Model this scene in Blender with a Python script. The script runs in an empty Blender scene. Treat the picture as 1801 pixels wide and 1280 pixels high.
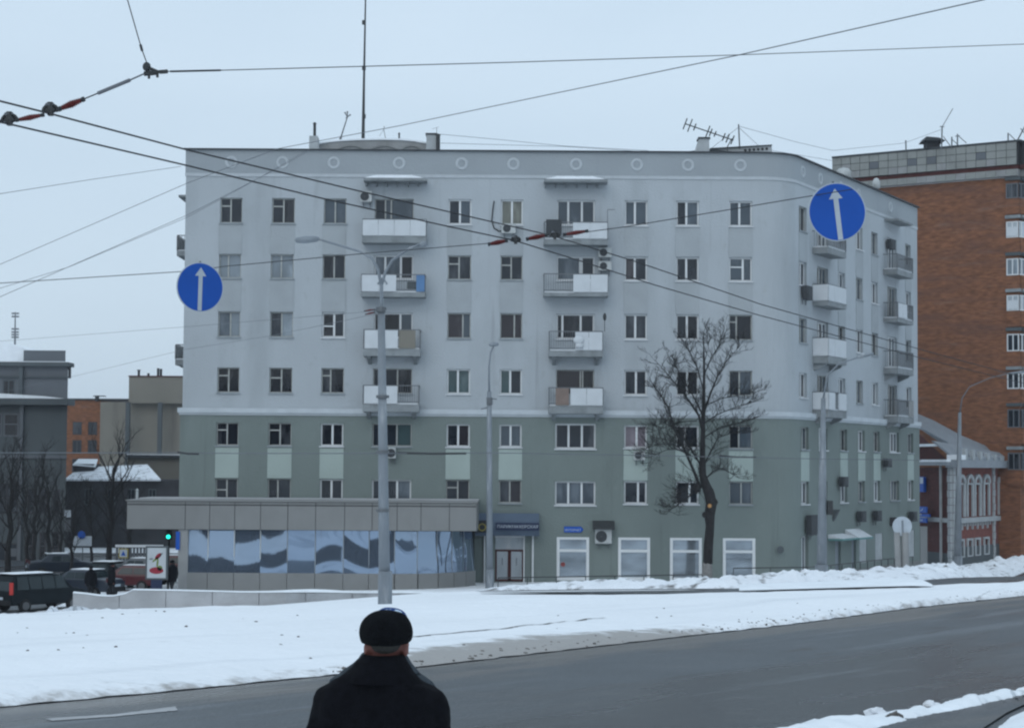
import bpy, bmesh, math, random
from mathutils import Vector, Matrix, noise
R = random.Random(7)
S = bpy.context.scene
COL = S.collection
# ---------------------------------------------------------------- camera
F, CX, CY = 3400.0, 900.5, 640.0          # focal length and centre in pixels of the 1801 x 1280 photograph
CZ = 6.3
pit, rol = math.atan(179.0 / F), 0.0065
_r0, _u0, _f = Vector((1, 0, 0)), Vector((0, -math.sin(pit), math.cos(pit))), Vector((0, math.cos(pit), math.sin(pit)))
_r = _r0 * math.cos(rol) + _u0 * math.sin(rol)
_u = -_r0 * math.sin(rol) + _u0 * math.cos(rol)
cam_d = bpy.data.cameras.new('camera'); cam = bpy.data.objects.new('camera', cam_d); COL.objects.link(cam)
cam.matrix_world = Matrix(((_r.x, _u.x, -_f.x, 0), (_r.y, _u.y, -_f.y, 0), (_r.z, _u.z, -_f.z, CZ), (0, 0, 0, 1)))
cam_d.sensor_width = 36; cam_d.lens = F / 1801 * 36; cam_d.clip_end = 3000; cam_d.clip_start = 0.1
S.camera = cam
S.render.resolution_x, S.render.resolution_y = 1024, 727
# ---------------------------------------------------------------- light: flat overcast snowfall light
W_ = bpy.data.worlds.new('World'); S.world = W_; W_.use_nodes = True
nt = W_.node_tree; nt.nodes.clear()
out = nt.nodes.new('ShaderNodeOutputWorld'); bg = nt.nodes.new('ShaderNodeBackground'); bg.inputs[1].default_value = 0.1
sky = nt.nodes.new('ShaderNodeTexSky'); sky.sky_type = 'NISHITA'; sky.sun_disc = False
sky.sun_elevation = math.radians(32); sky.sun_rotation = math.radians(200); sky.air_density = 1; sky.dust_density = 2
tc = nt.nodes.new('ShaderNodeTexCoord'); mp = nt.nodes.new('ShaderNodeMapping'); mp.inputs['Scale'].default_value = (1.6, 1.6, 5)
nz = nt.nodes.new('ShaderNodeTexNoise'); nz.inputs['Scale'].default_value = 1.6; nz.inputs['Detail'].default_value = 3
rp = nt.nodes.new('ShaderNodeValToRGB')
rp.color_ramp.elements[0].position = .3; rp.color_ramp.elements[0].color = (.502, .627, .748, 1)
rp.color_ramp.elements[1].position = .7; rp.color_ramp.elements[1].color = (.572, .696, .814, 1)
sc = nt.nodes.new('ShaderNodeVectorMath'); sc.operation = 'SCALE'; sc.inputs['Scale'].default_value = 10.0
mx = nt.nodes.new('ShaderNodeMixRGB'); mx.inputs[0].default_value = .93
nt.links.new(tc.outputs['Generated'], mp.inputs[0]); nt.links.new(mp.outputs[0], nz.inputs['Vector'])
nt.links.new(nz.outputs['Fac'], rp.inputs[0]); nt.links.new(rp.outputs[0], sc.inputs[0])
# an overcast sky is brighter overhead than at the horizon
sp = nt.nodes.new('ShaderNodeSeparateXYZ'); ma = nt.nodes.new('ShaderNodeMath'); ma.operation = 'MULTIPLY_ADD'; ma.inputs[1].default_value = 5.0; ma.inputs[2].default_value = 9.9; ma.use_clamp = False
nt.links.new(tc.outputs['Generated'], sp.inputs[0]); nt.links.new(sp.outputs['Z'], ma.inputs[0]); nt.links.new(ma.outputs[0], sc.inputs['Scale'])
nt.links.new(sky.outputs[0], mx.inputs[1]); nt.links.new(sc.outputs[0], mx.inputs[2])
nt.links.new(mx.outputs[0], bg.inputs[0]); nt.links.new(bg.outputs[0], out.inputs[0])
sun_d = bpy.data.lights.new('sun', 'SUN'); sun_d.energy = 0.5; sun_d.angle = math.radians(40); sun_d.color = (1, .97, .93)
sun = bpy.data.objects.new('sun', sun_d); COL.objects.link(sun); sun.location = (0, 0, 60)
sun.rotation_euler = (math.radians(58), 0, math.radians(-20))
S.view_settings.view_transform = 'Standard'; S.view_settings.look = 'None'; S.view_settings.exposure = 0.1
S.view_settings.gamma = 1; S.view_settings.use_curve_mapping = False
S.render.engine = 'CYCLES'; S.cycles.filter_width = 2.3; S.cycles.max_bounces = 6; S.cycles.diffuse_bounces = 3; S.cycles.transparent_max_bounces = 8

# ---------------------------------------------------------------- geometry of the place
def ray(px, py):
    d = _f + _r * ((px - CX) / F) + _u * ((CY - py) / F)
    return d / d.y
def W(px, py, Y):                          # the point seen at (px, py) on the plane at depth Y
    d = ray(px, py); return Vector((d.x * Y, Y, CZ + d.z * Y))
_fk = [(-60, -.6), (0, -2.25), (9, -2.5), (52, -3.6), (75, -4.5), (91, -5.68), (101, -6.28), (108, -6.32), (118, -6.5), (137, -6.9), (200, -7.2), (900, -8)]
_gk = [(0, 0), (20, .0), (52, .02), (75, .03), (91, .04), (101, .016), (108, .014), (137, .006), (200, 0)]
_ek = [(0, 0), (45, 0), (60, .035), (75, .062), (88, .032), (97, 0), (200, 0)]
def _pl(k, y):
    if y <= k[0][0]: return k[0][1]
    for (a, b), (c, d) in zip(k, k[1:]):
        if y <= c: return b + (d - b) * (y - a) / (c - a)
    return k[-1][1]
def _sm(k, y): return sum(_pl(k, y + o) for o in (-5, -3, -1, 1, 3, 5)) / 6
def gz(x, y):
    return CZ + _sm(_fk, y) + _sm(_gk, y) * (max(-32, min(20, x)) - 8) + _sm(_ek, y) * min(0, max(-12, x) + 3)
def G(px, py, ymin=6, ymax=260):           # the ground point seen at (px, py)
    d = ray(px, py); y = ymin; st = .25
    while y < ymax:
        if CZ + d.z * y <= gz(d.x * y, y): break
        y += st
    return Vector((d.x * y, y, gz(d.x * y, y)))

# ---------------------------------------------------------------- materials
def mat(name, col, rough=.8, var=.12, scale=3., bump=0., bscale=None, metal=0., spec=.3, stretch=(1, 1, 1), col2=None, detail=5, lo=.3, hi=.7):
    m = bpy.data.materials.new(name); m.use_nodes = True; n = m.node_tree; b = n.nodes['Principled BSDF']
    b.inputs['Roughness'].default_value = rough; b.inputs['Metallic'].default_value = metal
    b.inputs['Specular IOR Level'].default_value = spec
    t = n.nodes.new('ShaderNodeTexCoord'); mpn = n.nodes.new('ShaderNodeMapping'); mpn.inputs['Scale'].default_value = stretch
    n.links.new(t.outputs['Object'], mpn.inputs[0])
    z = n.nodes.new('ShaderNodeTexNoise'); z.inputs['Scale'].default_value = scale; z.inputs['Detail'].default_value = detail
    n.links.new(mpn.outputs[0], z.inputs['Vector'])
    r = n.nodes.new('ShaderNodeValToRGB'); e = r.color_ramp.elements
    c1 = [c * (1 - var) for c in col]; c2 = col2 or [min(1, c * (1 + var)) for c in col]
    e[0].position = lo; e[1].position = hi; e[0].color = (*c1, 1); e[1].color = (*c2, 1)
    n.links.new(z.outputs['Fac'], r.inputs[0]); n.links.new(r.outputs[0], b.inputs['Base Color'])
    if bump:
        z2 = n.nodes.new('ShaderNodeTexNoise'); z2.inputs['Scale'].default_value = bscale or scale * 4; z2.inputs['Detail'].default_value = 4
        n.links.new(mpn.outputs[0], z2.inputs['Vector'])
        bp = n.nodes.new('ShaderNodeBump'); bp.inputs['Strength'].default_value = min(1, bump); bp.inputs['Distance'].default_value = .1 * max(1, bump)
        n.links.new(z2.outputs['Fac'], bp.inputs['Height']); n.links.new(bp.outputs[0], b.inputs['Normal'])
    return m
_a, _b = G(0, 1250), G(1801, 1050); RDA = math.atan2(_b.y - _a.y, _b.x - _a.x)    # heading of the wide road in plan
def overlay(m, col, scale, stretch, lo, hi, amt=1., detail=6, rough=None, rot=0):
    """lays patches of a second colour (stains, dirt, wet) over a material"""
    n = m.node_tree; b = n.nodes['Principled BSDF']; src = b.inputs['Base Color'].links[0].from_socket
    t = n.nodes.new('ShaderNodeTexCoord'); q = n.nodes.new('ShaderNodeMapping'); q.inputs['Scale'].default_value = stretch; q.inputs['Location'].default_value = (3.7, 1.2, 5.1)
    z = n.nodes.new('ShaderNodeTexNoise'); z.inputs['Scale'].default_value = scale; z.inputs['Detail'].default_value = detail; z.inputs['Roughness'].default_value = .6
    q0 = n.nodes.new('ShaderNodeMapping'); q0.inputs['Rotation'].default_value = (0, 0, -rot)
    n.links.new(t.outputs['Object'], q0.inputs[0]); n.links.new(q0.outputs[0], q.inputs[0]); n.links.new(q.outputs[0], z.inputs['Vector'])
    r = n.nodes.new('ShaderNodeMapRange'); r.inputs[1].default_value = lo; r.inputs[2].default_value = hi; r.inputs[4].default_value = amt
    n.links.new(z.outputs['Fac'], r.inputs[0])
    x = n.nodes.new('ShaderNodeMixRGB'); x.inputs[2].default_value = (*col, 1)
    n.links.new(r.outputs[0], x.inputs[0]); n.links.new(src, x.inputs[1]); n.links.new(x.outputs[0], b.inputs['Base Color'])
    if rough is not None:
        y = n.nodes.new('ShaderNodeMapRange'); y.inputs[3].default_value = b.inputs['Roughness'].default_value; y.inputs[4].default_value = rough
        n.links.new(r.outputs[0], y.inputs[0]); n.links.new(y.outputs[0], b.inputs['Roughness'])
    return m
def emis(name, col, s):
    m = bpy.data.materials.new(name); m.use_nodes = True; b = m.node_tree.nodes['Principled BSDF']
    b.inputs['Base Color'].default_value = (*col, 1); b.inputs['Emission Color'].default_value = (*col, 1); b.inputs['Emission Strength'].default_value = s
    return m
def glassy(name, col, rough=.07, spec=.5, var=.25, ior=1.5, scale=.35):
    m = mat(name, col, rough=rough, var=var, scale=scale, spec=spec, bump=.03, bscale=.8)
    m.node_tree.nodes['Principled BSDF'].inputs['IOR'].default_value = ior
    return m
M = {}
M['wall'] = overlay(overlay(overlay(overlay(mat('pale_blue_grey_render', (.375, .406, .430), .9, .05, .25, bump=.25, bscale=9), (.26, .285, .30), .35, (1, 1, .18), .53, .78, .7), (.21, .225, .235), 1.1, (2.2, 2.2, .10), .60, .78, .5), (.30, .32, .325), 2.2, (1, 1, .8), .60, .72, .45), (.44, .46, .47), 1.7, (1, 1, .5), .6, .8, .35)
M['frieze'] = overlay(mat('frieze_grey', (.292, .320, .340), .9, .06, .3, bump=.2, bscale=9), (.22, .24, .27), .8, (1, 1, .1), .58, .8, .5)
M['span'] = mat('spandrel_grey', (.325, .352, .370), .9, .06, .8, bump=.2, bscale=9)
M['green'] = overlay(overlay(overlay(mat('grey_green_render', (.168, .200, .190), .9, .06, .3, bump=.25, bscale=9), (.115, .14, .135), .4, (1, 1, .2), .53, .80, .65), (.09, .105, .10), 1.1, (2.0, 2.0, .10), .60, .78, .5), (.22, .245, .235), 2.0, (1, 1, .8), .62, .74, .4)
M['greenlt'] = mat('light_green_render', (.33, .39, .365), .9, .05, .8, bump=.2, bscale=9)
M['belt'] = mat('belt_white', (.46, .50, .53), .85, .08, 1.5, bump=.2)
M['ring'] = mat('ring_plaster', (.41, .44, .465), .9, .06, 3)
M['white'] = mat('white_upvc', (.62, .64, .65), .45, .04, 2)
M['wood'] = mat('old_painted_wood', (.36, .37, .355), .7, .14, 4)
M['sill'] = mat('sill_metal', (.27, .30, .32), .6, .15, 2)
M['sillw'] = mat('sill_white', (.55, .57, .59), .6, .1, 2)
M['reveal'] = mat('reveal_plaster', (.30, .32, .32), .9, .1, 2)
for k, c in dict(d=(.010, .015, .023), n=(.005, .007, .012), g=(.055, .072, .09), p=(.19, .225, .255), b=(.022, .018, .023), o=(.13, .135, .115), t=(.045, .075, .08), w=(.36, .40, .43), r=(.13, .11, .13)).items():
    M['g' + k] = overlay(glassy('window_pane_' + dict(d='dark', n='black', g='grey', p='pale', b='brown', o='olive', t='teal', w='white', r='rose')[k], c), tuple(min(.5, q * 1.6 + .05) for q in c), .9, (1, 1, .35), .52, .66, .8)
M['eave'] = mat('dark_roof_tin', (.035, .04, .045), .6, .2, 2)
M['roofing'] = mat('snowy_roof', (.62, .65, .68), .9, .1, .4)
M['snow'] = overlay(overlay(mat('snow', (.765, .785, .81), .85, .03, .22, bump=.95, bscale=2.6, spec=.2), (.60, .625, .66), .55, (.07, 1.1, 1), .55, .72, .5, rot=RDA - .1), (.50, .50, .51), 2.2, (.6, 1, 1), .66, .78, .5)
def edge_dirt(m):                           # dirty slush on the kerb side of the median: 'edge' metres from the kerb, 'dirtw' local width of the dirt
    n = m.node_tree; b = n.nodes['Principled BSDF']; src = b.inputs['Base Color'].links[0].from_socket
    a = n.nodes.new('ShaderNodeAttribute'); a.attribute_name = 'edge'; w = n.nodes.new('ShaderNodeAttribute'); w.attribute_name = 'dirtw'; t = n.nodes.new('ShaderNodeTexCoord')
    z = n.nodes.new('ShaderNodeTexNoise'); z.inputs['Scale'].default_value = 2.6; z.inputs['Detail'].default_value = 7; z.inputs['Roughness'].default_value = .65; n.links.new(t.outputs['Object'], z.inputs['Vector'])
    d = n.nodes.new('ShaderNodeMath'); d.operation = 'SUBTRACT'; n.links.new(w.outputs['Fac'], d.inputs[0]); n.links.new(a.outputs['Fac'], d.inputs[1])
    k = n.nodes.new('ShaderNodeMath'); k.operation = 'MULTIPLY_ADD'; k.inputs[1].default_value = 2.4; n.links.new(z.outputs['Fac'], k.inputs[0]); n.links.new(d.outputs[0], k.inputs[2])
    r = n.nodes.new('ShaderNodeMapRange'); r.interpolation_type = 'SMOOTHSTEP'; r.inputs[1].default_value = 1.15; r.inputs[2].default_value = 1.95; r.inputs[4].default_value = .92; n.links.new(k.outputs[0], r.inputs[0])
    x = n.nodes.new('ShaderNodeMixRGB'); x.inputs[2].default_value = (.30, .285, .27, 1); n.links.new(r.outputs[0], x.inputs[0]); n.links.new(src, x.inputs[1]); n.links.new(x.outputs[0], b.inputs['Base Color'])
M['mediansnow'] = M['snow'].copy(); M['mediansnow'].name = 'median_snow'; edge_dirt(M['mediansnow'])
M['snowcap'] = mat('snow_cap', (.74, .77, .80), .85, .06, 1.2, bump=.5, bscale=3, spec=.2)
M['bank'] = overlay(mat('banked_snow', (.72, .745, .78), .9, .06, .8, bump=.8, bscale=4), (.10, .095, .09), 1.4, (1, 1, 2.2), .545, .68, .9)
M['slush'] = overlay(overlay(mat('brown_slush', (.135, .125, .115), .6, .2, 2, bump=.5, bscale=6), (.06, .055, .052), .8, (.14, 2.2, 1), .5, .7, .8, rot=RDA), (.26, .26, .26), 1.2, (.2, 2.2, 1), .6, .78, .6, rot=RDA)
M['dirtysnow'] = overlay(mat('dirty_snow', (.37, .375, .385), .9, .12, .8, bump=.5, bscale=5), (.22, .215, .21), .6, (.4, 1, 1.4), .5, .75, .7)
M['asphalt'] = overlay(overlay(overlay(overlay(mat('wet_asphalt', (.050, .058, .066), .42, .16, .5, bump=.5, bscale=18, spec=.3), (.020, .019, .021), .22, (.18, 1.2, 1), .47, .58, .9, rough=.22, rot=RDA), (.13, .145, .16), .6, (.10, 2.0, 1), .57, .68, .6, rot=RDA), (.032, .027, .026), 1.1, (.25, 1.4, 1), .58, .68, .8, rot=RDA), (.10, .092, .085), 2.2, (.6, 1, 1), .56, .74, .4)
def kerb_dirt(m):                           # brown slush lying along the kerb, from the 'kerb' distance stored on the road mesh
    n = m.node_tree; b = n.nodes['Principled BSDF']; src = b.inputs['Base Color'].links[0].from_socket
    a = n.nodes.new('ShaderNodeAttribute'); a.attribute_name = 'kerb'; t = n.nodes.new('ShaderNodeTexCoord'); q0 = n.nodes.new('ShaderNodeMapping'); q0.inputs['Rotation'].default_value = (0, 0, -RDA); q = n.nodes.new('ShaderNodeMapping'); q.inputs['Scale'].default_value = (.25, 1.2, 1)
    z = n.nodes.new('ShaderNodeTexNoise'); z.inputs['Scale'].default_value = .8; z.inputs['Detail'].default_value = 6; n.links.new(t.outputs['Object'], q0.inputs[0]); n.links.new(q0.outputs[0], q.inputs[0]); n.links.new(q.outputs[0], z.inputs['Vector'])
    k = n.nodes.new('ShaderNodeMath'); k.operation = 'MULTIPLY_ADD'; k.inputs[1].default_value = 5.5; n.links.new(z.outputs['Fac'], k.inputs[0]); n.links.new(a.outputs['Fac'], k.inputs[2])
    r = n.nodes.new('ShaderNodeMapRange'); r.interpolation_type = 'SMOOTHSTEP'; r.inputs[1].default_value = 4.7; r.inputs[2].default_value = 3.3; n.links.new(k.outputs[0], r.inputs[0])
    x = n.nodes.new('ShaderNodeMixRGB'); x.inputs[2].default_value = (.115, .104, .094, 1); g = n.nodes.new('ShaderNodeMath'); g.operation = 'MULTIPLY'; g.inputs[1].default_value = .85; n.links.new(r.outputs[0], g.inputs[0]); n.links.new(g.outputs[0], x.inputs[0]); n.links.new(src, x.inputs[1]); n.links.new(x.outputs[0], b.inputs['Base Color'])
    return m
kerb_dirt(M['asphalt'])
M['concrete'] = overlay(mat('concrete', (.25, .255, .255), .9, .12, 1.2, bump=.3), (.16, .16, .155), .8, (1, 1, .25), .55, .75, .6)
M['pole'] = overlay(mat('galvanised_pole', (.20, .225, .25), .6, .12, 1.5, metal=.2), (.34, .36, .38), 1.4, (3, 3, .4), .55, .7, .8)
M['steel'] = mat('dull_steel', (.13, .14, .15), .5, .15, 6, metal=.4)
M['darksteel'] = mat('dark_steel', (.035, .038, .04), .55, .2, 6)
M['wire'] = mat('wire_black', (.03, .032, .036), .6, .1, 4)
M['wirethin'] = mat('wire_grey', (.12, .13, .145), .6, .1, 4)
M['insul'] = mat('red_insulator', (.105, .02, .02), .45, .2, 9)
M['blue'] = mat('sign_blue', (.005, .075, .38), .5, .07, 2.5)
M['signwhite'] = mat('sign_white', (.42, .47, .52), .5, .06, 5)
M['cladding'] = overlay(mat('fibre_cement', (.20, .203, .20), .8, .05, .9), (.15, .15, .15), .5, (1, 1, .3), .6, .8, .5)
M['clad2'] = mat('fibre_cement_darker', (.175, .18, .178), .8, .05, .9)
M['seam'] = mat('dark_gap', (.03, .032, .035), .8, .1, 3)
mm = mat('reflective_shop_glass', (.10, .13, .17), .04, .15, .6, metal=.85, spec=.8)
mm.node_tree.nodes['Principled BSDF'].inputs['Base Color'].links and mm.node_tree.links.remove(mm.node_tree.nodes['Principled BSDF'].inputs['Base Color'].links[0])
mm.node_tree.nodes['Principled BSDF'].inputs['Base Color'].default_value = (.27, .345, .45, 1); M['mirror'] = mm
M['mirrord'] = glassy('dark_shop_glass', (.03, .038, .05), .05, .8, ior=1.9)
M['shopglass'] = mat('display_window_glass', (.27, .31, .345), .07, .35, .5, metal=.6, spec=.6, bump=.04, bscale=.7, stretch=(1, 1, 3))
M['navy'] = mat('navy_board', (.012, .022, .06), .5, .1, 3)
M['hood'] = mat('blue_grey_fascia', (.075, .105, .15), .7, .12, 1)
M['acwhite'] = mat('ac_casing', (.40, .42, .42), .5, .08, 3)
M['acdark'] = mat('ac_grille', (.035, .04, .045), .6, .1, 8)
M['panelw'] = mat('white_balcony_sheet', (.52, .55, .575), .7, .05, 1.6)
M['panelblue'] = mat('blue_sheet', (.09, .19, .36), .6, .1, 2)
M['panelbrown'] = mat('brown_board', (.19, .145, .125), .8, .12, 3)
M['slab'] = overlay(mat('balcony_slab', (.22, .24, .25), .9, .14, 1.5), (.12, .13, .135), 1.5, (1, 1, .6), .5, .75, .7)
M['bark'] = mat('bark', (.022, .021, .022), .95, .3, 6, bump=.9, bscale=14)
M['whitewash'] = mat('limewash_trunk', (.20, .195, .19), .9, .25, 5, bump=.5)
M['cutwood'] = mat('cut_wood', (.42, .23, .09), .8, .1, 6)
M['brickbig'] = overlay(overlay(mat('orange_brick', (.185, .080, .042), .9, .35, 2.2, stretch=(.8, .8, 3), bump=.3, bscale=12), (.11, .058, .045), .5, (.35, .35, 2.6), .48, .72, .8), (.25, .19, .16), .9, (.25, .25, 2), .6, .78, .5)
M['brickdark'] = mat('dark_red_brick', (.075, .024, .022), .9, .25, 2, stretch=(1, 1, 4), bump=.3)  # dark red trim, and the brick house's side wall with its shade painted in
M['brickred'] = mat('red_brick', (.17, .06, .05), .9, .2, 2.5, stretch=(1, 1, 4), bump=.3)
M['trimw'] = mat('white_trim', (.34, .36, .37), .85, .12, 2)
M['tin'] = mat('grey_tin_roof', (.235, .26, .285), .5, .08, .8, metal=.1, stretch=(3, 1, 1))
M['tile'] = overlay(mat('parapet_panel', (.235, .245, .235), .9, .1, .8), (.15, .155, .15), 1.2, (1, 1, .5), .55, .75, .6)
M['farwall'] = overlay(mat('far_grey_wall', (.078, .09, .096), .9, .08, .4), (.06, .07, .08), .3, (1, 1, .3), .5, .75, .6)
M['farwall2'] = mat('far_grey_wall_light', (.115, .125, .138), .9, .08, .4)
M['farbeige'] = overlay(mat('far_beige_wall', (.185, .175, .15), .9, .08, .3), (.11, .10, .09), .5, (1, 1, .15), .56, .74, .7)
M['fardark'] = mat('far_dark_wall', (.045, .045, .05), .9, .3, .6)
M['black'] = mat('black_paint', (.006, .010, .013), .5, .2, 2, spec=.1)
M['carglass'] = glassy('car_glass', (.012, .022, .026), .08, .35)
M['carred'] = mat('car_red', (.065, .006, .009), .35, .1, 2, spec=.5)
M['carblue'] = mat('car_navy', (.012, .02, .035), .35, .1, 2, spec=.5)
M['cargrey'] = mat('car_grey', (.09, .10, .11), .35, .1, 2, spec=.5)
M['rubber'] = mat('rubber', (.012, .012, .013), .8, .1, 9)
M['rim'] = mat('wheel_rim', (.12, .125, .13), .4, .1, 4, metal=.5)
M['taillight'] = emis('tail_light', (.35, .02, .015), .25)
M['greenlamp'] = emis('green_lamp', (.02, .85, .62), 1.6)
M['warmlamp'] = emis('warm_lamp', (1, .7, .25), 1.2)
M['coat'] = mat('black_wool_coat', (.0045, .005, .0075), .95, .3, 30, bump=.5, bscale=160, spec=.1)
M['knit'] = mat('black_knit_hat', (.0075, .009, .012), .95, .3, 25, bump=.9, bscale=120, spec=.1)
M['skin'] = mat('skin', (.17, .072, .06), .6, .12, 14)
M['hair'] = mat('short_grey_hair', (.06, .06, .057), .9, .2, 60, bump=.6, bscale=200)
M['jacket'] = mat('grey_jacket', (.026, .036, .046), .85, .15, 12, bump=.3)
M['bluehat'] = mat('blue_white_beanie', (.012, .05, .19), .9, .2, 10, col2=(.45, .55, .66), lo=.56, hi=.60)
M['trousers'] = mat('dark_trousers', (.012, .013, .016), .9, .2, 20)
M['shoe'] = mat('black_shoe', (.01, .01, .01), .5, .2, 9)
M['posterw'] = mat('poster_white', (.42, .45, .47), .5, .05, 2)
M['posterr'] = mat('poster_red', (.26, .02, .035), .5, .1, 3)
M['posterg'] = mat('poster_green', (.14, .19, .05), .5, .1, 3)
M['posterc'] = mat('poster_grey', (.13, .14, .14), .5, .1, 3)
M['yellow'] = mat('sign_yellow', (.30, .25, .05), .5, .1, 3)
M['teal'] = mat('teal_awning', (.10, .22, .22), .6, .1, 3)
M['marking'] = mat('worn_road_paint', (.34, .35, .36), .7, .2, 2)
M['stickerr'] = mat('red_sticker', (.22, .05, .05), .6, .1, 5)
# ---------------------------------------------------------------- mesh helpers
def link(o): COL.objects.link(o); return o
def root_loc(p):
    v = Vector((0, 0, 0))
    while p is not None: v += p.location; p = p.parent
    return v
class MB:
    def __init__(s): s.v = []; s.f = []; s.m = []; s.mi = 0
    def add(s, vs, fs):
        k = len(s.v); s.v += [tuple(v) for v in vs]; s.f += [tuple(i + k for i in f) for f in fs]; s.m += [s.mi] * len(fs); return s
    def quad(s, a, b, c, d): return s.add([a, b, c, d], [(0, 1, 2, 3)])
    def hexa(s, p):  # 8 points: bottom 4 then top 4
        return s.add(p, [(3, 2, 1, 0), (4, 5, 6, 7), (0, 1, 5, 4), (1, 2, 6, 5), (2, 3, 7, 6), (3, 0, 4, 7)])
    def box(s, x0, x1, y0, y1, z0, z1):
        return s.hexa([(x0, y0, z0), (x1, y0, z0), (x1, y1, z0), (x0, y1, z0), (x0, y0, z1), (x1, y0, z1), (x1, y1, z1), (x0, y1, z1)])
    def prism(s, poly, d):  # polygon of 3-D points pushed along vector d
        d = Vector(d); n = len(poly); a = [Vector(p) for p in poly]
        return s.add(a + [p + d for p in a], [tuple(range(n))[::-1], tuple(range(n, 2 * n))] + [(i, (i + 1) % n, (i + 1) % n + n, i + n) for i in range(n)])
    def tube(s, pts, r, n=6, caps=True):
        pts = [Vector(p) for p in pts]; k = len(pts)
        if not isinstance(r, (list, tuple)): r = [r] * k
        V = []; prev = None
        for i, p in enumerate(pts):
            t = (pts[min(i + 1, k - 1)] - pts[max(i - 1, 0)]).normalized()
            if prev is None: a = t.orthogonal().normalized()
            else:
                a = prev - t * prev.dot(t)
                a = a.normalized() if a.length > 1e-5 else t.orthogonal().normalized()
            prev = a; b = t.cross(a)
            for j in range(n):
                w = 2 * math.pi * j / n; V.append(p + (a * math.cos(w) + b * math.sin(w)) * r[i])
        fs = [(i * n + j, i * n + (j + 1) % n, (i + 1) * n + (j + 1) % n, (i + 1) * n + j) for i in range(k - 1) for j in range(n)]
        if caps: fs += [tuple(range(n))[::-1], tuple(range((k - 1) * n, k * n))]
        return s.add(V, fs)
    def lathe(s, c, prof, n=20, axis='z', sx=1, sy=1):
        V = []
        for r, h in prof:
            for j in range(n):
                w = 2 * math.pi * j / n; a, b = r * math.cos(w) * sx, r * math.sin(w) * sy
                V.append({'z': (c[0] + a, c[1] + b, c[2] + h), 'y': (c[0] + a, c[1] + h, c[2] + b), 'x': (c[0] + h, c[1] + a, c[2] + b)}[axis])
        k = len(prof)
        fs = [(i * n + j, i * n + (j + 1) % n, (i + 1) * n + (j + 1) % n, (i + 1) * n + j) for i in range(k - 1) for j in range(n)]
        fs += [tuple(range(n))[::-1], tuple(range((k - 1) * n, k * n))]
        return s.add(V, fs)
    def ball(s, c, rx, ry=None, rz=None, n=14, m=9):
        ry = ry or rx; rz = rz or rx
        k = len(s.v); s.lathe((0, 0, 0), [(max(1e-4, math.sin(math.pi * i / m)), -math.cos(math.pi * i / m)) for i in range(m + 1)], n)
        for i in range(k, len(s.v)):
            x, y, z = s.v[i]; s.v[i] = (c[0] + x * rx, c[1] + y * ry, c[2] + z * rz)
        return s
    def build(s, name, mats, parent=None, smooth=False, bevel=0, label=None):
        me = bpy.data.meshes.new(name); o = root_loc(parent)
        me.from_pydata([(x - o.x, y - o.y, z - o.z) for x, y, z in s.v], [], s.f)
        if not isinstance(mats, (list, tuple)): mats = [mats]
        for q in mats: me.materials.append(q if not isinstance(q, str) else M[q])
        if len(mats) > 1: me.polygons.foreach_set('material_index', s.m)
        bm = bmesh.new(); bm.from_mesh(me); bmesh.ops.recalc_face_normals(bm, faces=bm.faces); bm.to_mesh(me); bm.free()
        if smooth: me.polygons.foreach_set('use_smooth', [True] * len(me.polygons))
        me.update(); ob = link(bpy.data.objects.new(name, me)); ob.parent = parent
        if bevel:
            b = ob.modifiers.new('bevel', 'BEVEL'); b.width = bevel; b.segments = 2; b.limit_method = 'ANGLE'
        if label: ob['label'] = label
        return ob
def tag(o, label=None, cat=None, group=None, kind=None):
    for k, v in (('label', label), ('category', cat), ('group', group), ('kind', kind)):
        if v: o[k] = v
    return o
def thing(name, loc, label, cat, group=None):
    o = link(bpy.data.objects.new(name, None)); o.location = loc; o.empty_display_size = .2
    return tag(o, label, cat, group)
def struct(o): o['kind'] = 'structure'; return o
def copy_tree(o, parent=None):
    c = o.copy(); link(c); c.parent = parent
    for ch in list(o.children): copy_tree(ch, c)
    return c
def text(name, s, size, mtx, m, parent=None, ext=.01, align='LEFT'):
    cu = bpy.data.curves.new(name, 'FONT'); cu.body = s; cu.size = size; cu.extrude = ext; cu.align_x = align; cu.resolution_u = 2
    t = bpy.data.objects.new('tmp', cu); COL.objects.link(t)
    me = bpy.data.meshes.new_from_object(t.evaluated_get(bpy.context.evaluated_depsgraph_get()))
    bpy.data.objects.remove(t); me.transform(mtx); me.transform(Matrix.Translation(-root_loc(parent)))
    me.materials.clear(); me.materials.append(M[m]); o = link(bpy.data.objects.new(name, me)); o.parent = parent; return o
class Fr:                                   # a vertical wall plane: s along it, z up, o outwards
    def __init__(f, org, d):
        f.o = Vector((org[0], org[1], 0)); f.d = Vector((d[0], d[1], 0)).normalized(); f.n = Vector((f.d.y, -f.d.x, 0))
    def p(f, s, z, o=0): v = f.o + f.d * s + f.n * o; v.z = z; return v
    def hit(f, px, py):
        d = ray(px, py); c = Vector((0, 0, CZ)); t = (f.o - c).dot(f.n) / d.dot(f.n); q = c + d * t
        return (q - f.o).dot(f.d), q.z
    def box(f, mb, s0, s1, z0, z1, o0, o1):
        return mb.hexa([f.p(s0, z0, o1), f.p(s1, z0, o1), f.p(s1, z0, o0), f.p(s0, z0, o0), f.p(s0, z1, o1), f.p(s1, z1, o1), f.p(s1, z1, o0), f.p(s0, z1, o0)])
    def mtx(f, s, z, o):                    # text standing on the wall
        q = f.p(s, z, o); return Matrix(((f.d.x, 0, f.n.x, q.x), (f.d.y, 0, f.n.y, q.y), (0, 1, 0, q.z), (0, 0, 0, 1)))
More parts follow.
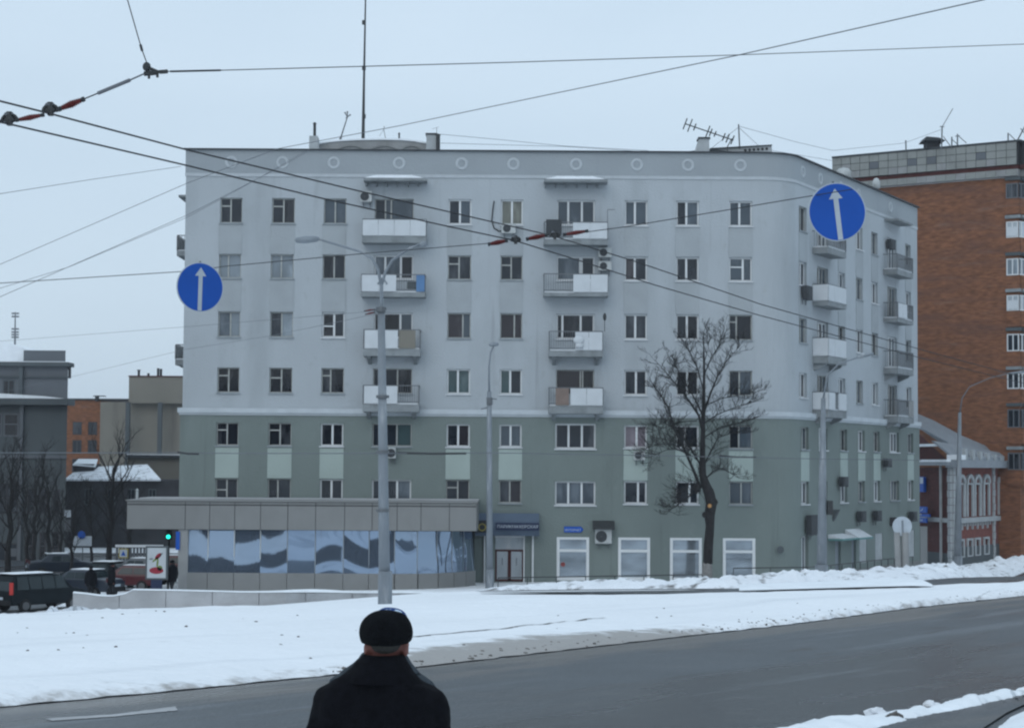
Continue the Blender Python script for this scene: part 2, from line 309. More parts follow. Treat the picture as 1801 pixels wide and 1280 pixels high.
def wall_open(mb, fr, s0, s1, z0, z1, out, ops, rv=.2):
    """a wall face with rectangular openings and their reveals"""
    ss = sorted({s0, s1, *[a for o in ops for a in o[:2]]}); zz = sorted({z0, z1, *[a for o in ops for a in o[2:4]]})
    ss = [a for a in ss if s0 <= a <= s1]; zz = [a for a in zz if z0 <= a <= z1]
    for a, b in zip(ss, ss[1:]):
        for c, d in zip(zz, zz[1:]):
            m, n = (a + b) / 2, (c + d) / 2
            if any(o[0] < m < o[1] and o[2] < n < o[3] for o in ops): continue
            mb.quad(fr.p(a, c, out), fr.p(b, c, out), fr.p(b, d, out), fr.p(a, d, out))
    for a, b, c, d in [o[:4] for o in ops]:
        if d <= z0 or c >= z1: continue
        for q in (((a, c), (b, c)), ((b, c), (b, d)), ((b, d), (a, d)), ((a, d), (a, c))):
            (x, y), (u, w) = q
            mb.quad(fr.p(x, y, out), fr.p(u, w, out), fr.p(u, w, out - rv), fr.p(x, y, out - rv))
def window(par, fr, s0, s1, z0, z1, out, st='w', split=(.5,), panes='dd', sill=True, rv=.16, vent=None):
    """frame with its mullions, one pane per sash, and the sill"""
    fm = {'p': 'white', 'w': 'wood'}[st]; e = .085 if st == 'p' else .06; mw = .11 if st == 'p' else .075
    root = MB(); o1 = out - rv; o0 = o1 - .07
    fr.box(root, s0, s0 + e, z0, z1, o0, o1); fr.box(root, s1 - e, s1, z0, z1, o0, o1)
    fr.box(root, s0 + e, s1 - e, z1 - e, z1, o0, o1); fr.box(root, s0 + e, s1 - e, z0, z0 + e, o0, o1)
    xs = [s0 + e] + [s0 + (s1 - s0) * q for q in split] + [s1 - e]
    for q in xs[1:-1]: fr.box(root, q - mw / 2, q + mw / 2, z0 + e, z1 - e, o0, o1 + .015)
    for i, h in (vent or {}).items():
        a, b = xs[i] + (mw / 2 if i else 0), xs[i + 1] - (mw / 2 if i < len(xs) - 2 else 0); zz = z0 + (z1 - z0) * h
        fr.box(root, a, b, zz - .035, zz + .035, o0, o1 + .01)
    w = root.build('window', fm, par)
    for i in range(len(xs) - 1):
        a, b = xs[i] + (mw / 2 if i else 0), xs[i + 1] - (mw / 2 if i < len(xs) - 2 else 0)
        k = panes[i % len(panes)]; p = MB(); tl = R.uniform(-.004, .004)
        p.quad(fr.p(a, z0 + e, o1 - .05 + tl), fr.p(b, z0 + e, o1 - .05 - tl), fr.p(b, z1 - e, o1 - .05 - tl), fr.p(a, z1 - e, o1 - .05 + tl)); p.build('pane', 'g' + k, w)
    if sill:
        p = MB(); fr.box(p, s0 - .06, s1 + .06, z0 - .07, z0, out - rv, out + .09); p.build('sill', 'sillw' if st == 'p' else 'sill', w)
    return w
# ---------------------------------------------------------------- ground, roads, snow
def grid(name, xs, ys, m, dz=0, zf=None):
    mb = MB(); V = [(x, y, (zf or gz)(x, y) + dz) for y in ys for x in xs]; n = len(xs)
    mb.add(V, [(j * n + i, j * n + i + 1, (j + 1) * n + i + 1, (j + 1) * n + i) for j in range(len(ys) - 1) for i in range(n - 1)])
    return struct(mb.build(name, m, smooth=True))
ys = [-80, -60, -40, -25, -15, -8, -4] + [i * 1.5 for i in range(0, 107)] + [165, 175, 190, 210, 240, 280, 340, 420, 520, 640, 800, 1000, 1400]
xs = [-900, -500, -300, -180, -120, -90, -70, -60] + [i * 2 for i in range(-26, 27)] + [60, 70, 90, 120, 180, 300, 500, 900]
grid('ground', xs, ys, 'snow')
def gl(pts, n=60, jit=0, **k):             # a line on the ground through pixels, resampled
    P = [G(a, b, **k) for a, b in pts]; L = [0]
    for a, b in zip(P, P[1:]): L.append(L[-1] + (b - a).length)
    o = []
    for i in range(n):
        t = L[-1] * i / (n - 1); j = 0
        while j < len(L) - 2 and L[j + 1] < t: j += 1
        q = P[j].lerp(P[j + 1], (t - L[j]) / max(1e-6, L[j + 1] - L[j]))
        if jit: q = q + Vector((R.uniform(-jit, jit), R.uniform(-jit, jit), 0)) * .5
        o.append(q)
    return o
def sheet(name, A, B, m, dz, nv=10, edge=0, bump=0, lift=None, raw=False):
    """a strip of ground between two lines, draped on the terrain"""
    mb = MB(); V = []; n = len(A)
    for j in range(nv + 1):
        t = j / nv
        for i in range(n):
            p = A[i].lerp(B[i], t); h = dz
            if lift: h += lift(t, i / (n - 1), p)
            V.append((p.x, p.y, gz(p.x, p.y) + h))
    mb.add(V, [(j * n + i, j * n + i + 1, (j + 1) * n + i + 1, (j + 1) * n + i) for j in range(nv) for i in range(n - 1)])
    ob = mb.build(name, m, smooth=True)
    return ob if raw else struct(ob)
NEAR = [(-400, 1285), (0, 1250), (300, 1222), (550, 1196), (740, 1176), (1000, 1147), (1200, 1123), (1400, 1100), (1600, 1072), (1801, 1050), (2100, 1022)]
e1 = gl(NEAR, 260)
# direction of the road in plan
rd = (e1[-1] - e1[60]).normalized(); rn = Vector((rd.y, -rd.x, 0)).normalized()
far = [p + rn * 24 for p in e1]
far = [Vector((p.x, p.y, 0)) for p in far]
road = sheet('road', e1, far, 'asphalt', .02, nv=60)
def kerbdist(ob, w):                        # stores metres from the kerb on each vertex row
    at = ob.data.attributes.new('kerb', 'FLOAT', 'POINT'); n = len(e1); nv = len(ob.data.vertices) // n
    at.data.foreach_set('value', [w * (k // n) / (nv - 1) for k in range(n * nv)])
kerbdist(road, 24)
mkA = gl([(80, 1270), (200, 1260), (310, 1248)], 40, jit=.03); mkB = gl([(95, 1275), (200, 1265), (312, 1253)], 40, jit=.04)
sheet('snow_streak', mkA, mkB, 'dirtysnow', .028, nv=2)
# the snow-covered median
TOP = [(-400, 1125), (0, 1092), (150, 1080), (300, 1078), (600, 1075), (820, 1064), (1000, 1055), (1200, 1052), (1400, 1043), (1560, 1035), (1620, 1039), (1700, 1035), (1801, 1030), (2100, 1008)]
t1 = gl(TOP, 260)
def med(t, u, p):
    e = min(t, 1 - t); k = min(1, e * 26)
    h = .13 * k ** .5 + .05 * noise.noise(p * .35) * k + .03 * noise.noise(p * 1.3) * k
    return h
e1j = [p - rn * (.12 * noise.noise(Vector((i * .4, 7, 0))) + .1) for i, p in enumerate(e1)]
md = sheet('median_snow', e1j, t1, 'mediansnow', .03, nv=150, lift=med)
i0 = min(range(260), key=lambda k: (e1[k] - G(700, 1180)).length); i1 = min(range(260), key=lambda k: (e1[k] - G(1270, 1114)).length)
def dirtw(k):
    if k < i0: return .34 + .15 * max(0, 1 - (i0 - k) / 6)
    if k > i1: return .12
    return .25 + 1.5 * math.sin(math.pi * ((k - i0) / (i1 - i0)) ** .6) ** .7
md.data.attributes.new('edge', 'FLOAT', 'POINT').data.foreach_set('value', [(t1[k % 260] - e1j[k % 260]).length * abs((t1[k % 260] - e1j[k % 260]).normalized().dot(rn)) * (k // 260) / 150 for k in range(260 * 151)])
md.data.attributes.new('dirtw', 'FLOAT', 'POINT').data.foreach_set('value', [dirtw(k % 260) for k in range(260 * 151)])
# raised end slab of the median
pA = gl([(1300, 1052), (1500, 1046), (1640, 1042)], 50); pB = gl([(1300, 1047), (1480, 1038), (1560, 1033), (1612, 1037), (1640, 1041)], 50)
sheet('median_tip', pA, pB, 'snowcap', .17, nv=6, lift=lambda t, u, p: .16 * min(1, 6 * t + .35) * (1 - max(0, u - .9) * 6) - .0)
def onmed(p):                              # (row, t) of a ground point on the median sheet
    best = None
    for i in range(len(e1j)):
        a, b = e1j[i], t1[i]; ab = Vector((b.x - a.x, b.y - a.y)); ap = Vector((p.x - a.x, p.y - a.y)); t = max(0, min(1, ap.dot(ab) / ab.length_squared)); dd = (ap - ab * t).length
        if best is None or dd < best[0]: best = (dd, i, t)
    return best[1], best[2]
def medz(p):
    i, t = onmed(p); return .03 + med(t, i / (len(e1j) - 1), p)
def over(name, A, B, m, nv, dz=.012):
    mb = MB(); V = []; n = len(A)
    for j in range(nv + 1):
        for i in range(n): p = A[i].lerp(B[i], j / nv); V.append((p.x, p.y, gz(p.x, p.y) + medz(p) + dz))
    mb.add(V, [(j * n + i, j * n + i + 1, (j + 1) * n + i + 1, (j + 1) * n + i) for j in range(nv) for i in range(n - 1)]); return struct(mb.build(name, m, smooth=True))
cA = gl([(722, 1136), (850, 1124), (960, 1113), (1060, 1100)], 70); cB = [p + rn * (.05 + .16 * abs(noise.noise(Vector((i * .4, 0, 0))))) for i, p in enumerate(cA)]
over('snow_crack', cA, cB, 'slush', 1, dz=.01)
# far carriageway, seen as a thin wet strip
fA = gl([(845, 1044.6), (940, 1045.2), (1060, 1046), (1200, 1046), (1400, 1040), (1560, 1035), (1650, 1040), (1801, 1033), (2100, 1010)], 160)
fB = gl([(845, 1044), (940, 1043), (1060, 1041.5), (1200, 1040), (1400, 1033), (1560, 1026), (1650, 1021), (1801, 1008), (2100, 975)], 160)
fr_ = sheet('far_road', fA, fB, 'asphalt', .05, nv=8)
fr_.data.attributes.new('kerb', 'FLOAT', 'POINT').data.foreach_set('value', [3.0] * len(fr_.data.vertices))
# side street on the left where the cars stand
ss_ = grid('side_street', [-70 + i * 2 for i in range(25)] , [86 + i * 2 for i in range(35)], 'asphalt', .06)
ss_.data.attributes.new('kerb', 'FLOAT', 'POINT').data.foreach_set('value', [2.4] * len(ss_.data.vertices))
# snow ridge and footpath in the near right corner
def ridge(name, A, B, h, m, nv=8, fr_=1.5, amp=.5):
    def lf(t, u, p):
        s = math.sin(math.pi * t) ** .6
        return h * s * (1 + amp * noise.noise(p * fr_) + amp * .8 * noise.noise(p * fr_ * 2.7)) - .02
    return sheet(name, A, B, m, 0, nv=nv, lift=lf)
rA = gl([(1340, 1292), (1420, 1270), (1500, 1264), (1540, 1262), (1600, 1252), (1700, 1234), (1801, 1213), (2050, 1165)], 200, jit=.06)
rB = gl([(1500, 1310), (1560, 1285), (1620, 1270), (1700, 1255), (1760, 1240), (1801, 1231), (2050, 1180)], 200, jit=.06)
ridge('roadside_snow_ridge', rA, rB, .10, 'snowcap', nv=12, fr_=2.2, amp=.6)
qA = [p - rn * .02 for p in rB]; qB = gl([(1680, 1330), (1720, 1295), (1770, 1262), (1801, 1246), (1900, 1225), (2050, 1195)], 200)
fp_ = sheet('footpath', qA, qB, 'asphalt', .045, nv=6)
fp_.data.attributes.new('kerb', 'FLOAT', 'POINT').data.foreach_set('value', [2.0] * len(fp_.data.vertices))
wA = qB; wB = [p + rn * 4 for p in qB]
ridge('corner_snow_pile', wA, wB, .3, 'snowcap', nv=14, fr_=1.2, amp=.4)
for i, (a, b, s) in enumerate([(1547, 1264, .085), (1570, 1267, .06), (1637, 1245, .055), (1706, 1232, .04)]):
    g = G(a, b); mb = MB(); mb.ball((0, 0, 0), s * 1.7, s, s * .9, 14, 10)
    mb.v = [tuple(Vector(v) * (1 + .7 * noise.noise(Vector(v) * 11 + Vector((i * 5, 0, 0))) + .5 * noise.noise(Vector(v) * 27))) for v in mb.v]
    mb.v = [(x + g.x, y + g.y, z + g.z + s * .55) for x, y, z in mb.v]
    o = mb.build('snow_clod', 'slush' if i == 1 else 'bank')
    tag(o, ['large dirty snow lump, left one on the roadside ridge by the near pavement', 'small dark snow lump touching the large one on the roadside ridge', 'dirty snow lump halfway along the roadside ridge', 'small lump of snow farthest right on the roadside ridge'][i], 'snow lump', 'snow lumps on the roadside ridge')
# ploughed banks before the big house and along the far street
def bank(name, A, B, h, seed, nv=16, hf=None):
    off = Vector((seed, seed * 2.3, 0))
    def lf(t, u, p):
        s = math.sin(math.pi * t) ** .7; q = p + off
        a = .65 + .5 * noise.noise(q * .33) + .42 * abs(noise.noise(q * .9)) + .30 * noise.noise(q * 2.1) + .15 * noise.noise(q * 4.6)
        return h * (hf(u) if hf else 1) * s * max(.12, a) * min(1, 14 * min(u, 1 - u) + .05)
    return sheet(name, A, B, m='bank', dz=.03, nv=nv, lift=lf)
bA = gl([(842, 1040), (1000, 1038), (1130, 1037), (1300, 1036), (1450, 1029), (1560, 1024)], 260)
bB = [p + Vector((-.2, 3.0, 0)) for p in bA]
bank('snow_bank', bA, bB, .55, 1.3, hf=lambda u: .35 + .65 * min(1, max(0, (u - .12) * 3)))
cA2 = gl([(1520, 1028), (1590, 1026), (1650, 1019), (1801, 1007), (2100, 975)], 240); cB2 = [p + Vector((-3.0, 2.6, 0)) for p in cA2]
bank('snow_bank', cA2, cB2, .78, 4.1, hf=lambda u: .55 + .45 * min(1, u * 5))
lA = gl([(-300, 1088), (0, 1086), (50, 1090), (110, 1082), (180, 1079), (300, 1078)], 160, jit=.05); lB = [p + Vector((0, 1.4, 0)) for p in lA]
bank('snow_verge', lA, lB, .30, 8.8, nv=10, hf=lambda u: (.35 if u < .62 else 1) * (1 if u < .8 else max(.1, 1 - (u - .8) * 5)))
# ================================================================ the grey apartment house
D = 108.0
def Zf(py, px=400): return W(px, py, D).z
def Xf(px, py=670): return W(px, py, D).x
XL = Xf(324.5, 480); XC = 15.45; SE = 25.4
FR = Fr((0, D), (1, 0)); SD = Fr((XC, D), (.4706, .8824))
RAD, TT = 2.5, 1.5
ZTOP, ZFR, ZBELT1, ZBELT0, ZB = Zf(264), Zf(305), Zf(717.5), Zf(726), -2.0
house = thing('apartment_house', (0, D, 0), 'long pale grey-blue seven-storey apartment house with a grey-green lower part and a rounded corner', 'apartment house')
def path(out=0):                            # plan of the street side with its rounded corner: (point, normal)
    P = [(FR.p(XL - out, 0, out), FR.n), (FR.p(XC - TT, 0, out), FR.n)]
    a = math.atan2(SD.d.y, SD.d.x); c = FR.p(XC - TT, 0, 0) - FR.n * RAD
    for i in range(1, 8):
        w = a * i / 8; n = Vector((math.sin(w), -math.cos(w), 0)); P.append((c + n * (RAD + out), n))
    return P + [(SD.p(TT, 0, out), SD.n), (SD.p(SE, 0, out), SD.n)]
def ribbon(mb, z0, z1, o0, o1, seg=None):
    A, B = path(o0), path(o1)
    if seg: A, B = A[seg[0]:seg[1]], B[seg[0]:seg[1]]
    for (p, _), (q, _), (r, _), (s, _) in zip(A, A[1:], B, B[1:]):
        f = lambda v, z: (v.x, v.y, z)
        mb.quad(f(r, z0), f(s, z0), f(s, z1), f(r, z1))
        mb.quad(f(r, z1), f(s, z1), f(q, z1), f(p, z1)); mb.quad(f(p, z0), f(q, z0), f(s, z0), f(r, z0))
    for p, r in ((A[0][0], B[0][0]), (A[-1][0], B[-1][0])): mb.quad((p.x, p.y, z0), (r.x, r.y, z0), (r.x, r.y, z1), (p.x, p.y, z1))
rows = [(348, 392), (447, 489), (548, 592), (646, 690), (743, 783), (841, 881)]
cols = {1: (382, 421), 2: (473.5, 514), 3: (565, 605), 4: (656, 725), 5: (786, 827), 6: (879, 918), 7: (978, 1045), 8: (1098, 1138), 9: (1189, 1229), 10: (1282.5, 1323)}
spec = {
 1: {1: ('w', .47, 'dd', {0: .68}), 2: ('w', .5, 'dn', {0: .68}), 3: ('w', .5, 'gg'), 5: ('p', .5, 'dg'), 6: ('p', .5, 'oo'), 8: ('p', .45, 'gg'), 9: ('p', .45, 'dg'), 10: ('p', .45, 'gg')},
 2: {1: ('w', .42, 'pp'), 2: ('w', .45, 'pp'), 3: ('w', .5, 'nd'), 5: ('w', .48, 'dd', {0: .66}), 6: ('w', .48, 'dd', {0: .62}), 8: ('p', .45, 'bd'), 9: ('p', .45, 'dd'), 10: ('p', .6, 'gg', {0: .6})},
 3: {1: ('w', .55, 'gp'), 2: ('w', .5, 'dp'), 3: ('p', .53, 'nd', {0: .45}), 5: ('w', .66, 'bg'), 6: ('w', .64, 'bb'), 8: ('p', .48, 'dd'), 9: ('p', .48, 'dn'), 10: ('w', .32, 'dn', {0: .72})},
 4: {1: ('w', .5, 'nn', {0: .68}), 2: ('w', .52, 'nn', {0: .6}), 3: ('w', .4, 'dn', {0: .7}), 5: ('p', .47, 'tt'), 6: ('p', .47, 'td'), 8: ('p', .52, 'dd'), 9: ('p', .5, 'nn'), 10: ('w', .45, 'dg')},
 5: {1: ('w', .48, 'nn', {0: .68}), 2: ('w', .5, 'nn', {0: .68}), 3: ('p', .52, 'nn'), 5: ('p', .5, 'db'), 6: ('p', .5, 'gg'), 8: ('p', .55, 'rr'), 9: ('p', .4, 'dn'), 10: ('w', .42, 'ng')},
 6: {1: ('w', .5, 'nn', {0: .5}), 2: ('w', .43, 'nd'), 3: ('p', .5, 'nd'), 5: ('w', .5, 'dn', {0: .66}), 6: ('w', .48, 'db'), 8: ('p', .62, 'dd'), 9: ('p', .6, 'nd'), 10: ('w', .52, 'gg')}}
trip = {(1, 4): ('w', (.27, .42), 'dgg'), (2, 4): ('p', (.28, .68), 'ggn'), (3, 4): ('p', (.26, .68), 'nng'), (4, 4): ('w', (.3, .62), 'ddn'), (5, 4): ('w', (.25, .62), 'ddt'), (6, 4): ('p', (.3, .64), 'ddg'),
        (1, 7): ('p', (.3, .66), 'ggg'), (2, 7): ('p', (.62, .66), 'ggd'), (3, 7): ('p', (.16, .64), 'dnd'), (4, 7): ('w', (.64, .7), 'bbn'), (5, 7): ('p', (.33, .66), 'ddd'), (6, 7): ('p', (.33, .66), 'ggg')}
up_ops, lo_ops, jobs = [], [], []
for r, (a, b) in enumerate(rows, 1):
    for c, (x0, x1) in cols.items():
        dx = 1 if r == 1 and c < 4 else 0
        s0, s1, z1, z0 = Xf(x0 + dx), Xf(x1 + dx), Zf(a), Zf(b)
        if c in (4, 7) and r <= 4: pass
        if (r, c) == (6, 7): z1, z0 = Zf(842), Zf(884)
        if c == 7 and r > 4: s0, s1 = Xf(977), Xf(1048)
        if c == 7 and r == 5: z1 = Zf(741); z0 = Zf(785)
        o = .1 if r > 4 else 0
        (lo_ops if r > 4 else up_ops).append((s0, s1, z0, z1))
        jobs.append((FR, s0, s1, z0, z1, o, trip.get((r, c)) or spec[r][c]))
# shop windows and the salon door
zs1, zs0 = Zf(945, 1150) , Zf(1021, 1150)
shops = [(979, 1036), (1087, 1143), (1178, 1234), (1271, 1328)]
for a, b in shops:
    s0, s1 = Xf(a, 980), Xf(b, 980); lo_ops.append((s0, s1, zs0, zs1))
dr = (Xf(871, 980), Xf(921, 980), Zf(1022, 900), Zf(944, 900)); lo_ops.append(dr)
sd_cols = [('A', 1407, 1418), ('B', 1437.5, 1457), ('C', 1475, 1486.5), ('D', 1506, 1518), ('E', 1533, 1545), ('F', 1561.5, 1578), ('H', 1593, 1603)]
s_up, s_lo, sjobs = [], [], []
pc = ['dg', 'gd', 'dd', 'tg', 'bd', 'nd', 'gg']
for r, (a, b) in enumerate(rows, 1):
    for i, (k, x0, x1) in enumerate(sd_cols):
        if r > 4 and k == 'B': x0, x1 = 1437.5, 1452
        s0, _ = SD.hit(x0, 670); s1, _ = SD.hit(x1, 670); z1, z0 = Zf(a), Zf(b) - (.55 if k in 'BF' and r < 5 else 0)
        if k not in 'BF':
            mid = (s0 + s1) / 2; s0, s1 = mid - .66, mid + .66
            s0 = max(s0, TT + .05)
        o = .1 if r > 4 else 0
        (s_lo if r > 4 else s_up).append((s0, s1, z0, z1))
        st = 'pw'[(i + r) % 2]
        sjobs.append((SD, s0, s1, z0, z1, o, (st, (.33, .66) if k in 'BF' else (.5,), pc[(i * 3 + r * 2) % 7] + ('g' if k in 'BF' else ''))))
mb = MB(); wall_open(mb, FR, XL, XC - TT, ZBELT1 - .1, ZFR, 0, up_ops); wall_open(mb, SD, TT, SE, ZBELT1 - .1, ZFR, 0, s_up)
P = path(0)
for (p, _), (q, _) in zip(P[1:-1], P[2:-1]): mb.quad((p.x, p.y, ZBELT1 - .1), (q.x, q.y, ZBELT1 - .1), (q.x, q.y, ZFR), (p.x, p.y, ZFR))
# the sides the street does not show, and the floor of the attic
bk = [SD.p(SE, 0), SD.p(SE, 0, -13), Vector((5, D + 13.5, 0)), Vector((XL, D + 13.5, 0)), FR.p(XL, 0)]
for a, b in zip(bk, bk[1:]): mb.quad((a.x, a.y, ZB), (b.x, b.y, ZB), (b.x, b.y, ZTOP), (a.x, a.y, ZTOP))
mb.build('wall', 'wall', house)
# ground floor openings on the side street
def sh(px, py, o=.1):
    s, z = SD.hit(px, py); return s
zg1, zg0 = Zf(945), Zf(1020)
gops = [(sh(1407, 970), sh(1419, 970), ZB + .6, Zf(938)), (sh(1466, 970), sh(1476, 970), -.3, Zf(948)), (sh(1495, 970), sh(1503, 970), -.2, Zf(948)),
        (sh(1509, 970), sh(1522, 970), Zf(1000), Zf(945)), (sh(1537, 970), sh(1550, 970), Zf(1000), Zf(945)), (sh(1574, 970), sh(1584, 970), -.5, Zf(945)), (sh(1595, 970), sh(1606, 970), Zf(1000), Zf(945))]
gops[0] = (gops[0][0], gops[0][1], -.2, gops[0][3])
s_lo += gops
mb = MB(); wall_open(mb, FR, XL - .1, XC - TT, ZB, ZBELT0 + .05, .1, lo_ops, rv=.25); wall_open(mb, SD, TT, SE, ZB, ZBELT0 + .05, .1, s_lo, rv=.25)
P = path(.1)
for (p, _), (q, _) in zip(P[1:-1], P[2:-1]): mb.quad((p.x, p.y, ZB), (q.x, q.y, ZB), (q.x, q.y, ZBELT0 + .05), (p.x, p.y, ZBELT0 + .05))
mb.quad(FR.p(XL - .1, ZB, .1), FR.p(XL - .1, ZB, -8), FR.p(XL - .1, ZBELT0, -8), FR.p(XL - .1, ZBELT0, .1))
mb.build('lower_wall', 'green', house)
mb = MB(); ribbon(mb, ZFR, ZTOP, -.02, .03); mb.build('frieze', 'frieze', house)
mb = MB(); ribbon(mb, ZFR - .18, ZFR, -.02, .045); mb.build('frieze_moulding', 'ring', house)
mb = MB(); ribbon(mb, ZBELT0, ZBELT1, -.05, .24); ribbon(mb, ZBELT0 - .12, ZBELT0 - .001, 0, .16); mb.build('belt_course', 'belt', house)
mb = MB(); ribbon(mb, ZTOP, ZTOP + .07, -.3, .2); mb.build('eave', 'eave', house)
mb = MB(); mb.add([(p.x, p.y, ZTOP + .03) for p, _ in path(0)] + [(p.x, p.y, ZTOP + .03) for p in bk[1:-1]], [tuple(range(len(path()) + 3))]); mb.build('roof', 'roofing', house)
mb = MB(); ribbon(mb, ZB, 0.15, .1, .16, (1, 11)); mb.build('plinth', 'clad2', house)
for fr, s0, s1, z0, z1, o, sp in jobs + sjobs:
    st, spl, pn = sp[:3]; window(house, fr, s0, s1, z0, z1, o, st, spl if isinstance(spl, tuple) else (spl,), pn, vent=sp[3] if len(sp) > 3 else None)
for fr, s0, s1, z0, z1 in [(FR, Xf(a, 980), Xf(b, 980), zs0, zs1) for a, b in shops]:
    w = MB(); e = .16; o1 = .1 + .03
    for q in ((s0, s0 + e, z0, z1), (s1 - e, s1, z0, z1), (s0 + e, s1 - e, z1 - .13, z1), (s0 + e, s1 - e, z0, z0 + .2), (s0 + e, s1 - e, z1 - .82, z1 - .67)): fr.box(w, *q, .0, o1)
    f = w.build('display_window', 'white', house)
    for a, b in ((z0 + .2, z1 - .82), (z1 - .67, z1 - .13)):
        p = MB(); p.quad(fr.p(s0 + e, a, .04), fr.p(s1 - e, a, .04), fr.p(s1 - e, b, .04), fr.p(s0 + e, b, .04)); p.build('pane', 'shopglass', f)
for i, (s0, s1, z0, z1) in enumerate(gops):
    if i in (3, 4, 6): m_ = MB(); SD.box(m_, s0, s1, z0, z1, .0, .06); m_.build('boarded_shop_window', 'trimw', house)
    elif i in (1, 2, 5):
        w = MB(); SD.box(w, s0, s1, z0, z1, -.1, -.04); SD.box(w, s0 + .15, s1 - .15, z0 + .9, z1 - .2, -.04, -.02); d = w.build('street_door', 'pole' if i != 5 else 'white', house)
    else: window(house, SD, s0, s1, z0, z1, .1, 'p', (.5,), 'gw' if i else 'dg', rv=.2)
# spandrel panels under the windows
def sp_panel(fr, s0, s1, z0, z1, m, o):
    p = MB(); fr.box(p, s0, s1, z0, z1, o, o + .025); p.build('spandrel_panel', m, house)
for c, (x0, x1) in cols.items():
    if c in (4, 7): continue
    a, b = Xf(x0 - 1), Xf(x1 + 1)
    for r in (1, 2): sp_panel(FR, a, b, Zf(rows[r][0]) + .03, Zf(rows[r - 1][1]) - .09, 'span', 0)
    sp_panel(FR, a, b, Zf(rows[5][0]) + .03, Zf(rows[4][1]) - .12, 'greenlt', .1)
for (k, x0, x1) in sd_cols:
    if k in 'BF': continue
    m_ = (SD.hit(x0, 670)[0] + SD.hit(x1, 670)[0]) / 2; a, b = max(TT + .02, m_ - .7), m_ + .7
    for r in (1, 2): sp_panel(SD, a, b, Zf(rows[r][0]) + .03, Zf(rows[r - 1][1]) - .09, 'span', 0)
    sp_panel(SD, a, b, Zf(rows[5][0]) + .03, Zf(rows[4][1]) - .12, 'greenlt', .1)
# plaster rings in the frieze
def ring(fr, s, z, r1=.36, r0=.2):
    mb = MB(); n = 24; V = []
    for k, (r, o) in enumerate(((r1, .03), (r1 - .03, .075), (r0 + .03, .075), (r0, .03))):
        for j in range(n): w = 2 * math.pi * j / n; V.append(fr.p(s + r * math.cos(w), z + r * math.sin(w), o))
    mb.add(V, [(i * n + j, i * n + (j + 1) % n, (i + 1) * n + (j + 1) % n, (i + 1) * n + j) for i in range(3) for j in range(n)])
    mb.build('plaster_ring', 'ring', house, smooth=False)
for x in (407, 497, 587, 702, 812, 903, 1013, 1120, 1210, 1302): ring(FR, Xf(x, 288), Zf(285.5))
for x in (1411, 1442, 1478, 1509, 1565): ring(SD, SD.hit(x, 320)[0], Zf(285.5))
# balconies: slab, railing with its bars, sheets, brackets
BD = 1.15
def balcony(fr, s0, s1, zt, zb, zs, sheets, brackets=False, end='bars', BD=1.15):
    """zt rail top, zb foot of the sheets, zs underside of the slab; sheets: list of (from, to, material)"""
    m = MB(); fr.box(m, s0, s1, zs, zb - .05, 0, BD); b = m.build('balcony', 'slab', house)
    m = MB(); fr.box(m, s0 + .05, s1 - .05, zb - .05, zb - .0, .05, BD - .06); m.build('snow_layer', 'snowcap', b)
    m = MB(); e = .03
    for o in (BD - .05,): fr.box(m, s0, s1, zt - .05, zt, o, o + .05); fr.box(m, s0, s1, zb + .06, zb + .1, o, o + .04)
    for s in (s0, s1 - .05):
        fr.box(m, s, s + .05, zt - .05, zt, 0, BD - .05); fr.box(m, s, s + .05, zb - .04, zt - .05, BD - .05, BD)
        for k in range(1, 8): fr.box(m, s + .01, s + .03, zb, zt - .05, k * BD / 8, k * BD / 8 + .02)
    k = int((s1 - s0) / .13)
    for i in range(1, k):
        s = s0 + (s1 - s0) * i / k
        if any(a < s < c for a, c, _ in sheets): continue
        fr.box(m, s, s + .02, zb + .1, zt - .05, BD - .04, BD - .02)
    m.build('railing', 'steel', b)
    for a, c, mt in sheets:
        m = MB(); n = max(1, round((c - a) / .95)); 
        for i in range(n): fr.box(m, a + (c - a) * i / n + .01, a + (c - a) * (i + 1) / n - .01, zb - .02, zt - .06, BD + .003, BD + .03 + .008 * (i % 2))
        m.build('balcony_sheet', mt, b)
    if end != 'bars': m = MB(); fr.box(m, s0 - .035, s0 - .003, zb - .02, zt - .06, .03, BD); m.build('balcony_sheet', end, b)
    if brackets:
        for s in (s0 + .2, s1 - .4):
            m = MB(); m.prism([fr.p(s, zs, 0), fr.p(s, zs, BD * .8), fr.p(s, zs - .12, BD * .75), fr.p(s, zs - .42, 0)], fr.d * .2); m.build('bracket', 'slab', b)
    return b
def X(p, y=500): # balcony px are at depth D - BD
    return W(p, y, D - BD).x
def Zb(py, px=700): return W(px, py, D - BD).z
def bal(px0, px1, zt, zb, zs, sheets, br=False, ref=700):
    balcony(FR, X(px0), X(px1), Zb(zt, ref), Zb(zb, ref), Zb(zs, ref), [(X(a), X(b), m) for a, b, m in sheets], br)
bal(636, 749, 385, 414, 427, [(636.5, 748.5, 'panelw')])
bal(635, 748, 482, 512, 522, [(636, 697, 'panelw'), (732, 747, 'panelblue')])
bal(640, 740, 579, 612, 626, [(642, 701, 'panelw'), (702, 732, 'farbeige')], True)
bal(640, 739, 677, 709, 724, [(642, 701, 'panelw')], True)
bal(956, 1069, 390, 419, 430, [(1007, 1068, 'panelw')], ref=1010)
bal(956, 1070, 481, 513, 521, [(1008, 1069, 'panelw')], ref=1010)
bal(966, 1061, 582, 615, 627, [(1012, 1060, 'panelw')], True, ref=1010)
bal(966, 1062, 681, 712, 727, [(978, 1002, 'panelbrown'), (1004, 1061, 'panelw')], True, ref=1010)
